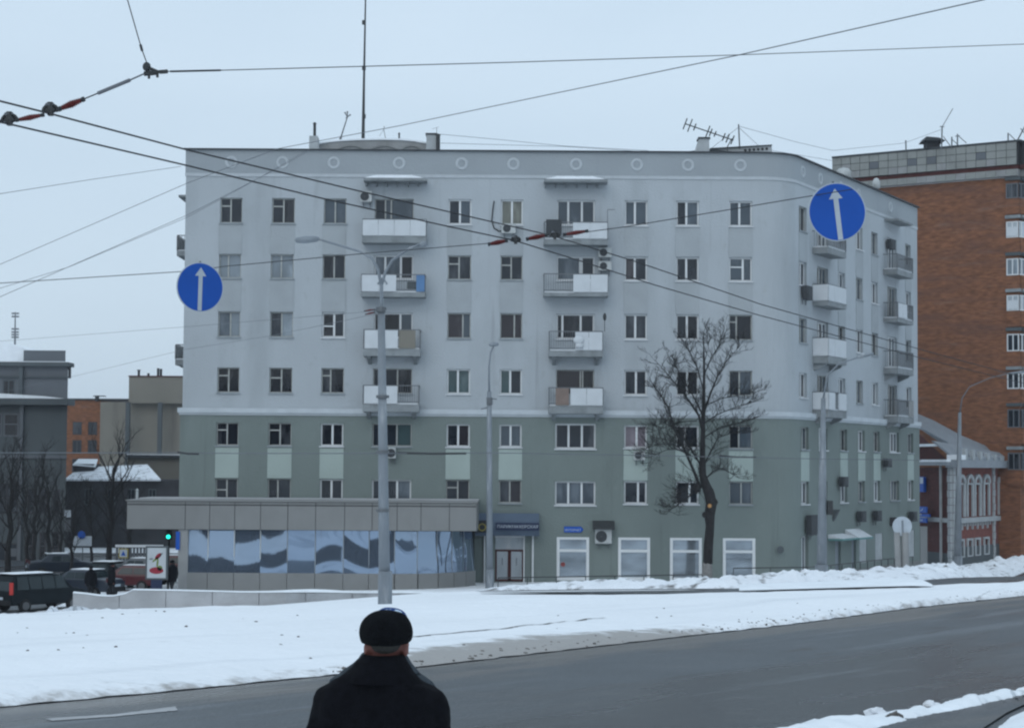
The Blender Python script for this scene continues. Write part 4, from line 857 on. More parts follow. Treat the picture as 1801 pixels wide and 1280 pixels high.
for i, (pts, l) in enumerate((([(770, 236, 113), (880, 246, 116), (990, 257, 120), (1140, 265, 124)], 'faint roof wire from the round-topped chimney to the right, upper one'), ([(775, 252, 113), (990, 258, 120), (1150, 268, 124)], 'faint roof wire from the round-topped chimney to the right, lower one'),
    ([(1299, 222, 114), (1400, 250, 124), (1465, 265, 134), (1590, 252, 148), (1656, 228, 150)], 'faint wire looping from the upright roof pole to the brick block'), ([(1299, 224, 114), (1340, 262, 118), (1465, 283, 134)], 'faint guy wire right of the upright roof pole'), ([(1299, 224, 114), (1250, 262, 112)], 'faint guy wire left of the upright roof pole'))):
    sag(pts, 0, .014, 'wirethin', 'roof_wire', l)
# ================================================================ blue arrow signs
def arrow_sign(px, py, Y, R_, roll, label, yaw=0):
    c = W(px, py, Y); t = thing('arrow_road_sign', c, label, 'road sign', 'round blue arrow signs hung over the road')
    m = MB(); m.lathe((0, 0, 0), [(R_, 0), (R_, .02)], 48, 'y'); b = m.build('rim', 'signwhite', t)
    m = MB(); m.lathe((0, 0, 0), [(R_ * .965, -.004), (R_ * .965, 0)], 48, 'y'); m.build('face', 'blue', t)
    k = R_; m = MB(); y = -.009
    P = [(-.085, -.95), (.085, -.95), (.085, .45), (.24, .45), (0, .80), (-.24, .45), (-.085, .45)]
    m.prism([(a * k, y, z * k) for a, z in P], (0, .004, 0)); m.build('arrow', 'signwhite', t)
    m = MB(); m.box(-.02, .02, .021, .05, -R_ * .7, R_ * 1.0); m.tube([(0, .03, R_ * .98), (0, .03, R_ * 1.06)], .015, 5); m.build('bracket', 'steel', t)
    for o in t.children:
        o.data.transform(Matrix.Translation(c))  # undo the offset taken by build()
    t.rotation_euler = (0, roll, yaw); return t
arrow_sign(352, 505, 26.6, .342, .02, 'left round blue sign with a white upward arrow hanging before the house corner', yaw=.55)
arrow_sign(1472.5, 373, 23, .352, -.12, 'right round blue sign with a tilted white arrow hanging before the side wall', yaw=.1)
# ================================================================ lamp poles
def pole(base, top, r0, r1, label, sleeve=None, m_='pole', name='lamp_pole', cat='lamp pole', foot=True):
    t = thing(name, base, label, cat)
    m = MB(); m.tube([base - Vector((0, 0, .3)), base.lerp(top, .5), top], [r0, (r0 + r1) / 2, r1], 14); m.build('shaft', m_, t, smooth=True)
    if foot: m = MB(); m.tube([base - Vector((0, 0, .2)), base + Vector((0, 0, 1.0))], [r0 * 1.18, r0 * 1.15], 14); m.build('foot', m_, t)
    return t
def lamp(t, pts, r, head, hr, m_='pole'):
    m = MB(); m.tube(pts, r, 8); m.build('arm', m_, t, smooth=True)
    m = MB(); a, b = head; m.tube([a, a.lerp(b, .15), a.lerp(b, .6), a.lerp(b, .95), b], [hr * .45, hr * .8, hr, hr * .7, hr * .2], 10); m.build('lamp_head', 'pole', t, smooth=True)
g1 = G(677, 1068); Y1 = g1.y; Q = lambda a, b: W(a, b, Y1)
p1 = pole(g1, Q(670.5, 545), .17, .10, 'tall grey steel lamp pole behind the walkers with two spread lamp arms')
m = MB(); m.tube([Q(670.5, 545), Q(671, 500)], .05, 8); m.build('extension', 'pole', p1)
m = MB(); m.tube([Q(670, 549), Q(670, 540)], .14, 12); m.tube([Q(657, 546), Q(680, 543)], .03, 6); m.build('collar', 'steel', p1)
lamp(p1, [Q(670.5, 502), Q(665, 475), Q(655, 455), Q(632, 442), Q(561, 421)], [.045, .04, .04, .035, .03], (Q(562, 420), Q(519, 423)), .11)
lamp(p1, [Q(671, 502), Q(678, 478), Q(690, 458), Q(720, 437), Q(745, 427)], [.045, .04, .04, .035, .03], (Q(738, 431), Q(751, 428)), .08)
m = MB(); m.tube([Q(664, 500), Q(673, 488), Q(681, 500)], .03, 6); m.build('yoke', 'pole', p1)
for y in (700, 797, 900): m = MB(); m.tube([Q(673, y), Q(673, y - 5)], .185, 14); m.build('band', 'steel', p1)
insulator((640, 547), (660, 544), Y1, .032, 'upper red insulator at the top of the tall lamp pole'); insulator((642, 553), (660, 549), Y1, .032, 'lower red insulator at the top of the tall lamp pole')
g2 = G(861, 1034); Y2 = g2.y; Q = lambda a, b: W(a, b, Y2)
p2 = pole(g2, Q(860.5, 688), .19, .12, 'grey lamp pole with a small curved top standing by the salon door')
lamp(p2, [Q(860.5, 690), Q(860, 645), Q(863, 620), Q(868, 609)], [.06, .05, .045, .04], (Q(860, 606), Q(877, 605)), .12)
m = MB(); m.tube([Q(861, 700), Q(874, 702)], .03, 5); m.tube([Q(860, 716), Q(846, 719)], .03, 5); m.tube([Q(861, 699), Q(861, 712)], .16, 10); m.build('bracket', 'steel', p2)
g3 = G(1445, 1020); g3 = Vector((g3.x, 101, gz(g3.x, 101))); g3.x = W(1445, 1020, 101).x; Q = lambda a, b: W(a, b, 101)
p3 = pole(g3, Q(1448, 700), .29, .12, 'grey lamp pole in front of the rounded corner with one arm to the right')
lamp(p3, [Q(1448, 702), Q(1455, 660), Q(1475, 640), Q(1510, 628)], [.06, .05, .04, .04], (Q(1508, 629), Q(1537, 621)), .09)
m = MB(); m.box(*sorted((Q(1453, 1).x, Q(1462, 1).x)), 100.8, 101.2, Q(1455, 905).z, Q(1455, 880).z); m.build('junction_box', 'darksteel', p3)
Y4 = 122; Q = lambda a, b: W(a, b, Y4); g4 = Vector((Q(1684, 985).x, Y4, gz(Q(1684, 985).x, Y4)))
p4 = pole(g4, Q(1688, 725), .27, .1, 'dark grey pole before the small red brick house with a long arm to the right')
lamp(p4, [Q(1688, 727), Q(1692, 700), Q(1705, 680), Q(1740, 665), Q(1775, 656)], [.05, .04, .035, .03, .03], (Q(1772, 657), Q(1815, 652)), .08, 'wirethin')
# sign seen from behind, and its two concrete posts
Y5 = 90; Q = lambda a, b: W(a, b, Y5); g5 = Vector((Q(1588, 1030).x, Y5, gz(Q(1588, 1030).x, Y5)))
t = thing('road_sign', g5, 'grey back of a round road sign between two thick concrete posts', 'road sign')
m = MB(); c = Q(1587, 925); m.lathe((c.x, c.y, c.z), [(.45, 0), (.45, .03)], 28, 'y'); m.build('disc', 'signwhite', t)
m = MB(); m.tube([Q(1588, 945), Q(1587, 915)], .05, 6); m.build('bracket', 'pole', t)
for a, b, w in ((1577.5, 1582, .14), (1592, 1593, .16)): m = MB(); m.tube([Q(b, 1036), Q(a, 936)], [w * 1.15, w], 12); m.build('post', 'concrete', t, smooth=True)
# ================================================================ railing before the house
def rail(name, pts, label, h=.95, step=1.4, m_='darksteel'):
    P = gl_world(pts, step); t = thing(name, P[0], label, 'railing', 'low railings along the pavement')
    m = MB(); m.tube([p + Vector((0, 0, h)) for p in P], .03, 5); m.build('rail', m_, t)
    for p in P: m = MB(); m.tube([p, p + Vector((0, 0, h))], .025, 5); m.build('post', m_, t)
def gl_world(pts, step):
    P = [Vector((x, y, gz(x, y))) for x, y in pts]; o = []
    for a, b in zip(P, P[1:]):
        n = max(1, int((b - a).length / step))
        for i in range(n): q = a.lerp(b, i / n); q.z = gz(q.x, q.y); o.append(q)
    return o + [P[-1]]
rail('railing', [(W(876, 1030, 99).x, 99), (W(1235, 1030, 99).x, 99)], 'thin dark railing in the snow before the salon door and display windows', h=.62, step=1.45)
rail('railing', [(W(1290, 1020, 103).x, 103), (W(1420, 1020, 103.5).x, 103.5), (W(1500, 1000, 110).x, 110), (W(1605, 980, 126).x, 126)], 'thin dark railing following the pavement of the side street', h=.85, step=1.8)
# ================================================================ trees
def twig(mb, p, d, L, r, lvl, rr, up=.15, ns=4):
    """one bare branch and its side branches, recursively"""
    n = 4; pts = [p]; q = p; dd = d.normalized()
    for i in range(n):
        dd = (dd + Vector((rr.gauss(0, .14), rr.gauss(0, .14), rr.gauss(0, .1) + up * .3))).normalized(); q = q + dd * (L / n); pts.append(q)
    mb.tube(pts, [r * (1 - .72 * i / n) for i in range(n + 1)], ns if lvl > 1 else 3, caps=False)
    if lvl <= 0: return
    k = 3 if lvl > 1 else 4
    for i in range(k):
        t = .25 + .75 * (i + rr.random() * .8) / k; j = min(n - 1, int(t * n)); b = pts[j].lerp(pts[j + 1], t * n - j)
        sd = (dd + Vector((rr.uniform(-1, 1), rr.uniform(-1, 1), rr.uniform(-.5, .9))) * .95).normalized()
        twig(mb, b, sd, L * rr.uniform(.45, .72), max(.009, r * .52), lvl - 1, rr, up, ns)
TY = 103.2
def T(a, b, dy=0): return W(a, b, TY + dy)
gt = Vector((T(1243, 1028).x, TY, gz(T(1243, 1028).x, TY)))
tree = thing('bare_tree', gt, 'bare dark tree with a pruned trunk and whitewashed foot before the house', 'tree')
tr = [((1243, 1034), .30), ((1244, 992), .27)]
m = MB(); m.tube([T(*a) for a, _ in tr] + [T(1245, 990)], [r for _, r in tr] + [.26], 12); m.build('trunk_foot', 'whitewash', tree, smooth=True)
m = MB(); pts = [((1245, 991), .265), ((1246, 960), .25), ((1249, 925), .245), ((1248, 905), .27), ((1251, 885), .30), ((1247, 868), .29), ((1240, 850), .24), ((1236, 835), .20), ((1236, 800), .155), ((1236, 760), .135), ((1237, 720), .11), ((1238, 680), .085), ((1239, 640), .055), ((1238, 605), .03), ((1237, 585), .015)]
m.tube([T(*a) for a, _ in pts], [r for _, r in pts], 12)
for a, b, r in ((1257, 882, .17), (1239, 905, .14), (1226, 858, .2), (1250, 862, .14), (1243, 912, .12)): c = T(a, b, -.1); m.ball(c, r, r, r * 1.15, 10, 8)
m.v = [tuple(Vector(v) + Vector((noise.noise(Vector(v) * 3), noise.noise(Vector(v) * 3 + Vector((9, 0, 0))), 0)) * .05) for v in m.v]
m.build('trunk', 'bark', tree, smooth=True)
c = T(1247, 889); m = MB(); m.lathe((c.x, c.y - .335, c.z), [(.02, -.02), (.105, -.015), (.11, .08)], 12, 'y'); m.build('pruning_scar', 'cutwood', tree)
rr = random.Random(5)
limbs = [([(1232, 858), (1222, 825), (1206, 795), (1188, 755), (1172, 715), (1158, 692), (1146, 672)], .11, -1.0), ([(1236, 850), (1226, 815), (1214, 790), (1200, 770), (1190, 760)], .08, .6),
 ([(1237, 765), (1226, 735), (1212, 705), (1198, 690), (1178, 662), (1158, 640)], .09, -.7), ([(1238, 735), (1222, 705), (1210, 680), (1195, 655), (1180, 632)], .06, .8), ([(1238, 690), (1226, 650), (1212, 620), (1204, 604)], .05, -.4),
 ([(1238, 725), (1250, 690), (1262, 660), (1280, 635), (1300, 610)], .08, .9), ([(1238, 660), (1250, 630), (1262, 605), (1270, 590)], .045, -.8), ([(1238, 640), (1246, 612), (1244, 590)], .03, .3),
 ([(1237, 745), (1262, 726), (1290, 716), (1318, 708)], .05, .5), ([(1237, 770), (1265, 752), (1295, 745), (1320, 738)], .045, -.8), ([(1237, 715), (1270, 700), (1300, 698), (1322, 690)], .04, .2),
 ([(1237, 820), (1250, 790), (1264, 770), (1284, 760), (1300, 762)], .06, -.5), ([(1238, 845), (1252, 828), (1272, 822), (1296, 838)], .045, .5), ([(1232, 862), (1214, 868), (1204, 882), (1188, 893), (1170, 900)], .06, -.8), ([(1230, 855), (1212, 850), (1196, 862), (1186, 878)], .05, .4),
 ([(1215, 800), (1195, 790), (1172, 792), (1148, 802)], .045, -.9), ([(1206, 795), (1184, 780), (1160, 780), (1142, 786)], .035, .6), ([(1188, 755), (1168, 745), (1152, 748), (1146, 800)], .03, -.3), ([(1225, 740), (1200, 742), (1172, 750), (1150, 758)], .035, .7)]
for k, (pl, r, dy) in enumerate(limbs):
    n = len(pl); P = [T(a, b, dy * i / (n - 1) * 2.2) for i, (a, b) in enumerate(pl)]
    P = [p + Vector((rr.gauss(0, .06), 0, rr.gauss(0, .05))) if 0 < i < n - 1 else p for i, p in enumerate(P)]
    m = MB(); m.tube(P, [max(.015, .85 * r * (1 - .8 * i / (n - 1))) for i in range(n)], 6, caps=False)
    for i in range(n - 1):
        for q in range(8 if i else 3):
            t = rr.random(); b = P[i].lerp(P[i + 1], t); d = (P[i + 1] - P[i]).normalized()
            sd = (d * .6 + Vector((rr.uniform(-1, 1), rr.uniform(-1, 1), rr.uniform(-.25, .9)))).normalized()
            twig(m, b, sd, rr.uniform(.5, 1.05) * (1.1 - .3 * i / n), .015 + r * .10, 2, rr)
    twig(m, P[-1], P[-1] - P[-2], .75, .02, 3, rr)
    m.build('limb', 'bark', tree, smooth=True)
def park_tree(h, r, seed, spread=.5):
    rr = random.Random(seed); m = MB(); P = [Vector((rr.gauss(0, .025) * i, rr.gauss(0, .025) * i, h * .8 * i / 6)) for i in range(7)]; P[0] = Vector((0, 0, -.3))
    root = thing('park_tree', (0, 0, 0), 'x', 'tree', 'dark bare trees on the left'); m.tube(P, [r * (1 - .1 * i) for i in range(7)], 8); m.build('trunk', 'bark', root, smooth=True)
    m = MB()
    for i in range(11):
        t = .28 + .72 * i / 10; j = min(5, int(t * 6)); b = P[j].lerp(P[j + 1], t * 6 - j); a = rr.uniform(0, 6.28)
        twig(m, b, Vector((math.cos(a) * spread, math.sin(a) * spread, .9)), h * rr.uniform(.2, .3), r * .34, 3, rr, up=.3)
    m.build('crown', 'bark', root); return root
protos = [park_tree(7.2, .19, 3), park_tree(6.6, .15, 14, .75)]
tl = [(14, 112, 1.05, 'thick dark bare tree at the left edge above the van'), (46, 122, .95, 'second dark bare tree from the left edge'), (86, 118, .9, 'slim dark bare tree between the van and the grey building'), (126, 114, .75, 'thin straight bare tree just right of the grey building corner'),
      (192, 116, 1.12, 'dark bare tree before the snowy roof with a broad forked crown'), (160, 130, .8, 'smaller bare tree behind the straight thin one'), (228, 128, .75, 'bare tree left of the shop extension end'), (60, 132, 1.1, 'faint bare tree behind the two leftmost ones'), (-30, 114, 1.0, 'bare tree cut off by the left edge'), (106, 126, .85, 'faint bare tree against the corner of the grey building')]
for i, (px, Y, sc_, lab) in enumerate(tl):
    o = protos[i % 2] if i < 2 else copy_tree(protos[i % 2])
    x = W(px, 1000, Y).x; o.location = (x, Y, gz(x, Y)); o.rotation_euler = (0, 0, i * 1.7); o.scale = (sc_,) * 3; o['label'] = lab
# ================================================================ low wall at the left of the median
lw = thing('low_wall', G(500, 1066), 'long low grey concrete wall with snow along its top before the shop extension', 'wall')
YW = 87.5
up = [(128, 1040), (150, 1042), (180, 1046), (202, 1046), (222, 1041), (232, 1035), (300, 1036), (420, 1039), (600, 1040), (720, 1041), (840, 1042)]
n = 60; V = []; A = []
for i in range(n + 1):
    px = 128 + (830 - 128) * i / n; j = 0
    while j < len(up) - 2 and up[j + 1][0] < px: j += 1
    t = (px - up[j][0]) / (up[j + 1][0] - up[j][0]); py = up[j][1] + (up[j + 1][1] - up[j][1]) * t
    Y = YW + max(0, (px - 500) / 330) * 6
    p = W(px, py, Y); A.append((p, gz(p.x, Y)))
segs = [0, 7, 14, 21, 28, 35, 42, 49, 56, 60]
for a, b in zip(segs, segs[1:]):
    m = MB()
    for i in range(a, b):
        (p, g), (q, k) = A[i], A[i + 1]; e = .012
        z0, z1 = max(p.z, g + .02), max(q.z, k + .02); x0 = p.x + (e if i == a else 0); x1 = q.x - (e if i == b - 1 else 0)
        m.hexa([(x0, p.y, g - .4), (x1, q.y, k - .4), (x1, q.y + .5, k - .4), (x0, p.y + .5, g - .4), (x0, p.y, z0 - .07), (x1, q.y, z1 - .07), (x1, q.y + .5, z1 - .07), (x0, p.y + .5, z0 - .07)])
    m.build('wall_section', 'dirtysnow', lw)
m = MB(); V = []; K = 4
for i, (p, g) in enumerate(A):
    z = max(p.z, g + .02)
    hump = .10 * math.exp(-((i - 36) / 5) ** 2) + .06 * math.exp(-((i - 50) / 4) ** 2)
    for j in range(K + 1): V.append((p.x, p.y - .03 + .56 * j / K, z - .075 + (.07 + hump) * math.sin(math.pi * (j + .35) / (K + .7))))
m.add(V, [(i * (K + 1) + j, (i + 1) * (K + 1) + j, (i + 1) * (K + 1) + j + 1, i * (K + 1) + j + 1) for i in range(len(A) - 1) for j in range(K)]); m.build('snow_layer', 'snowcap', lw, smooth=True)
# ================================================================ buildings on the left
def block(par, name, x0, x1, Y, dep, z0, z1, m_, **k):
    m = MB(); m.box(x0, x1, Y, Y + dep, z0, z1); return m.build(name, m_, par, **k)
def slant(par, name, x0, x1, Y, dep, z0, z1, m_):
    xb = x1 * (Y + dep) / Y - .3; m = MB(); m.hexa([(x0, Y, z0), (x1, Y, z0), (xb, Y + dep, z0), (x0, Y + dep, z0), (x0, Y, z1), (x1, Y, z1), (xb, Y + dep, z1), (x0, Y + dep, z1)]); return m.build(name, m_, par)
def winbox(par, x0, x1, Y, z0, z1, frame='wood', pane='gn', nx=2, nz_=2):
    m = MB(); e = .1; m.box(x0, x1, Y - .02, Y + .05, z0 - .12, z0); m.box(x0, x0 + e, Y - .015, Y + .05, z0, z1); m.box(x1 - e, x1, Y - .015, Y + .05, z0, z1); m.box(x0 + e, x1 - e, Y - .015, Y + .05, z1 - e, z1)
    for i in range(1, nx): x = x0 + (x1 - x0) * i / nx; m.box(x - .05, x + .05, Y - .015, Y + .04, z0, z1 - e)
    for i in range(1, nz_): z = z0 + (z1 - z0) * i / nz_; m.box(x0 + e, x1 - e, Y - .012, Y + .03, z - .04, z + .04)
    w = m.build('window', frame, par); m = MB(); m.quad((x0 + e, Y - .004, z0), (x1 - e, Y - .004, z0), (x1 - e, Y - .004, z1 - e), (x0 + e, Y - .004, z1 - e)); m.build('pane', pane, w)
def PX(px, Y, py=800): return W(px, py, Y).x
def PZ(py, Y, px=60): return W(px, py, Y).z
Y = 150; gb = thing('office_building', (PX(60, Y), Y, -1), 'dark grey stone building at the left edge with a snowy lower roof and attic block', 'building')
slant(gb, 'upper_wall', PX(-220, Y), PX(117, Y), Y, 20, -3, PZ(640, Y), 'farwall2')
m = MB(); m.box(PX(-220, Y), PX(120, Y), Y - .5, Y + 1.5, PZ(644, Y), PZ(637, Y)); m.box(PX(-220, Y), PX(117.5, Y), Y - .2, Y - .001, PZ(664, Y), PZ(662, Y)); m.build('cornice', 'farwall', gb)
slant(gb, 'snow_layer', PX(-220, Y), PX(113, Y), Y - .3, 19, PZ(637, Y), PZ(635.5, Y), 'snowcap')
slant(gb, 'attic', PX(38, Y + 4), PX(112, Y + 4), Y + 4, 8, PZ(640, Y), PZ(616, Y + 4), 'farwall2')
m = MB(); m.prism([(PX(-200, Y + 4), Y + 5, PZ(637, Y)), (PX(40, Y + 4), Y + 5, PZ(637, Y)), (PX(40, Y + 4), Y + 5, PZ(614, Y + 4)), (PX(0, Y + 4), Y + 5, PZ(601, Y + 4)), (PX(-60, Y + 4), Y + 5, PZ(590, Y + 4)), (PX(-200, Y + 4), Y + 5, PZ(600, Y + 4))], (0, 9, 0)); m.build('roof', 'snowcap', gb)
m = MB(); m.box(PX(32, Y), PX(39, Y), Y - .35, Y - .003, -3, PZ(645, Y)); m.build('pilaster', 'farwall', gb)
winbox(gb, PX(2, Y), PX(24, Y), Y, PZ(693, Y), PZ(668, Y), 'farwall', 'gn', 2, 1); winbox(gb, PX(-40, Y), PX(-18, Y), Y, PZ(693, Y), PZ(668, Y), 'farwall', 'gn', 2, 1)
m = MB(); m.tube([(PX(121, Y), Y - .2, PZ(645, Y)), (PX(121, Y), Y - .2, PZ(665, Y))], .12, 6); m.tube([(PX(118, Y), Y - .2, PZ(648, Y)), (PX(121, Y), Y - .2, PZ(648, Y))], .1, 6); m.build('downpipe', 'seam', gb)
Y = 141; slant(gb, 'front_wall', PX(-260, Y), PX(117, Y), Y, 8.9, -3, PZ(712, Y), 'farwall')
m = MB(); m.box(PX(-260, Y), PX(122, Y), Y - .7, Y + 1.5, PZ(712, Y), PZ(701, Y)); m.build('front_cornice', 'farwall', gb)
m = MB(); m.prism([(PX(-200, Y), Y - .6, PZ(701, Y)), (PX(116, Y), Y - .6, PZ(701, Y)), (PX(80, Y), Y - .6, PZ(697, Y)), (PX(0, Y), Y - .6, PZ(692.5, Y)), (PX(-200, Y), Y - .6, PZ(692, Y))], (-2.2, 9, 0)); m.build('snow_layer', 'snowcap', gb)
m = MB(); m.box(PX(35, Y), PX(41, Y), Y - .3, Y - .003, -3, PZ(712, Y)); m.box(PX(-260, Y), PX(117.5, Y), Y - .12, Y - .002, PZ(806, Y), PZ(800, Y)); m.build('pilaster', 'farwall2', gb)
for x0, x1 in ((-62, -35), (5, 32), (-30, 2)): winbox(gb, PX(x0 + (0 if x0 > -40 else -30), Y), PX(x1 + (0 if x0 > -40 else -30), Y), Y, PZ(765, Y), PZ(727, Y), 'farwall2', 'gn', 1 if x0 == 5 else 2, 2)
winbox(gb, PX(-28, Y), PX(34, Y), Y, PZ(985, Y), PZ(955, Y), 'fardark', 'gd', 3, 1); winbox(gb, PX(-28, Y), PX(34, Y), Y, PZ(900, Y), PZ(850, Y), 'fardark', 'gn', 3, 2)
for a, b in ((50, 62), (72, 84), (95, 107)):
    for u, v in ((860, 900), (935, 985)): winbox(gb, PX(a, Y), PX(b, Y), Y, PZ(v, Y), PZ(u, Y), 'fardark', 'gn', 1, 2)
Y = 205; ob = thing('brick_building', (PX(150, Y), Y, -1), 'distant orange brick wall with small dark windows beside the grey building', 'building')
block(ob, 'wall', PX(90, Y), PX(176, Y), Y, 12, -4, PZ(703, Y), 'brickbig'); block(ob, 'coping', PX(90, Y), PX(232, Y), Y - .15, 12.3, PZ(703, Y), PZ(700, Y), 'eave')
for x0, x1 in ((127, 143), (154, 170)):
    for y0, y1 in ((741, 762), (773, 795), (806, 828)): winbox(ob, PX(x0, Y), PX(x1, Y), Y, PZ(y1, Y), PZ(y0, Y), 'fardark', 'gd', 2, 1)
m = MB(); c = (PX(169, Y), Y, PZ(698, Y)); m.tube([Vector(c) + Vector((0, 0, -.4)), Vector(c) + Vector((0, 0, .2))], .25, 6); m.box(c[0] - .45, c[0] + .8, Y, Y + .8, c[2] + .12, c[2] + .2); m.build('roof_vent', 'eave', ob)
Y = 196; bb = thing('beige_building', (PX(240, Y), Y, -1), 'distant windowless beige block with a taller square tower beside the apartment house', 'building')
block(bb, 'wall', PX(175, Y), PX(420, Y), Y, 12, -4, PZ(706, Y), 'farbeige'); block(bb, 'tower', PX(228, Y), PX(420, Y), Y - 1, 10, PZ(708, Y), PZ(662, Y), 'farbeige')
block(bb, 'coping', PX(227, Y), PX(421, Y), Y - 1.1, 10.2, PZ(662, Y), PZ(660, Y), 'brickdark')
for a in (225, 281): block(bb, 'buttress', PX(a, Y), PX(a + 7, Y), Y - 1.6, .55, -4, PZ(707, Y), 'farwall')
for a, h in ((242, 650), (259, 655), (276, 646), (281, 647)): m = MB(); m.tube([(PX(a, Y), Y, PZ(662, Y)), (PX(a, Y), Y, PZ(h, Y))], .14, 5); (m.box(PX(a - 3, Y), PX(a + 3, Y), Y - .2, Y + .2, PZ(h, Y), PZ(h - 1, Y)) if a == 242 else 0); m.build('roof_pipe', 'eave', bb)
Y = 165; lb = thing('low_building', (PX(210, Y), Y, -1), 'low dark building with a snow-covered hipped roof behind the trees', 'building')
block(lb, 'wall', PX(117, Y), PX(380, Y), Y, 14, -4, PZ(842, Y), 'fardark')
block(lb, 'rear_wall', PX(200, Y), PX(330, Y), Y + 6, 6, -4, PZ(803, Y), 'farbeige'); block(lb, 'rear_roof', PX(198, Y), PX(332, Y), Y + 5.6, 7, PZ(803, Y), PZ(798, Y), 'eave'); block(lb, 'rear_snow', PX(200, Y), PX(330, Y), Y + 5.7, 6.8, PZ(798, Y), PZ(796.5, Y), 'snowcap')
m = MB(); m.prism([(PX(116, Y), Y - .4, PZ(842, Y)), (PX(285, Y), Y - .4, PZ(841, Y)), (PX(240, Y), Y + 5, PZ(815, Y)), (PX(185, Y), Y + 5, PZ(818, Y)), (PX(116, Y), Y + 5, PZ(822, Y))], (0, 0, -.15)); m.build('roof', 'bank', lb)
block(lb, 'dormer', PX(116, Y), PX(152, Y), Y + 3, 3, PZ(835, Y), PZ(815, Y), 'fardark'); m = MB(); m.prism([(PX(115, Y), Y + 2.8, PZ(816, Y)), (PX(156, Y), Y + 2.8, PZ(819, Y)), (PX(150, Y), Y + 5, PZ(806, Y)), (PX(115, Y), Y + 5, PZ(806, Y))], (0, 0, -.1)); m.build('dormer_snow', 'snowcap', lb)
for x0 in (150, 190, 225, 262):
    winbox(lb, PX(x0, Y), PX(x0 + 14, Y), Y, PZ(885, Y), PZ(858, Y), 'farwall', 'gn', 2, 1)
for x0, x1 in ((118, 155), (160, 200), (206, 218), (245, 262)): winbox(lb, PX(x0, Y), PX(x1, Y), Y, PZ(990, Y), PZ(962, Y), 'farwall2', 'gd', 3, 1)
m = MB(); m.box(PX(128, Y), PX(215, Y), Y - .8, Y - .01, PZ(976, Y), PZ(969, Y)); m.build('shop_board', 'farwall2', lb)
# distant communications mast
m = MB(); Y = 420; a, b = W(26, 640, Y), W(27, 549, Y); m.tube([a, b], [.3, .12], 5)
for t in (.96, .9, .66, .6, .55, .5): p = a.lerp(b, t); m.box(p.x - .8, p.x + .8, Y - .1, Y + .1, p.z, p.z + .35)
tag(m.build('antenna_mast', 'wirethin'), 'far thin antenna mast with dish rows above the grey building', 'mast')
# ================================================================ orange brick block on the right
A0, A1 = W(1466, 279, 152.4), W(1790, 249, 144); dv = (A1 - A0); dv.z = 0; dv.normalize(); BR = Fr((A1.x, A1.y), (dv.x, dv.y)); ZR = A1.z
bk_ = thing('brick_block', (A1.x, A1.y, 0), 'tall orange brick block with a pale panelled parapet rising at the right edge', 'apartment block')
L0 = -(A1 - A0).length
BS = Fr((A1.x, A1.y), (.82, .57))
rowsb = [(318, 350), (385, 419), (450, 485), (514, 547), (582, 618), (650, 684), (714, 752), (790, 826)]
hb = lambda y: W(1775, y, 144.6).z
def recess(z): pass
m = MB(); BR.box(m, L0, 0, -4, hb(313), -12, 0); m.build('wall', 'brickbig', bk_)
m = MB(); BS.box(m, 0.02, 16, -4, hb(313), -8, -.5); m.build('side_wall', 'brickbig', bk_)
m = MB(); BR.box(m, L0, .1, hb(292), ZR - .05, -.2, .22); BS.box(m, .2, 16, hb(292), ZR - .05, -.2, .7);  m.build('parapet_core', 'seam', bk_)
m = MB(); BR.box(m, L0, .1, hb(312), hb(300), -.2, .3); BS.box(m, .32, 16, hb(312), hb(300), -.2, .8); m.build('parapet_lower_core', 'concrete', bk_)
m = MB(); BR.box(m, L0, .05, hb(300), hb(292), -.2, .12); BS.box(m, .14, 16, hb(300), hb(292), -.2, .6); m.build('brick_band', 'brickdark', bk_)
m = MB(); BR.box(m, L0, .35, ZR - .05, ZR + .08, -12, .35); BS.box(m, .36, 16, ZR - .05, ZR + .08, -6, .95); m.build('coping', 'eave', bk_)
zz = [hb(292), hb(292) + (ZR - .05 - hb(292)) * .33, hb(292) + (ZR - .05 - hb(292)) * .66, ZR - .05]
for fr, a, b, o in ((BR, L0, 0, .225), (BS, .2, 12, .705)):
    n = int((b - a) / .78)
    for i in range(n):
        s = a + (b - a) * i / n; s2 = a + (b - a) * (i + 1) / n
        for z0, z1 in zip(zz, zz[1:]):
            m = MB(); fr.box(m, s + .02, s2 - .02, z0 + .02, z1 - .02, o, o + .06 + R.uniform(0, .01)); m.build('parapet_panel', 'tile' if R.random() < .85 else ('concrete' if R.random() < .6 else 'farwall2'), bk_)
        if fr is BR: m = MB(); fr.box(m, s + .02, s2 - .02, hb(311.5), hb(300.5), .303, .35); m.build('parapet_panel', 'tile' if R.random() < .8 else 'concrete', bk_)
sL = BR.hit(1771, 500)[0]
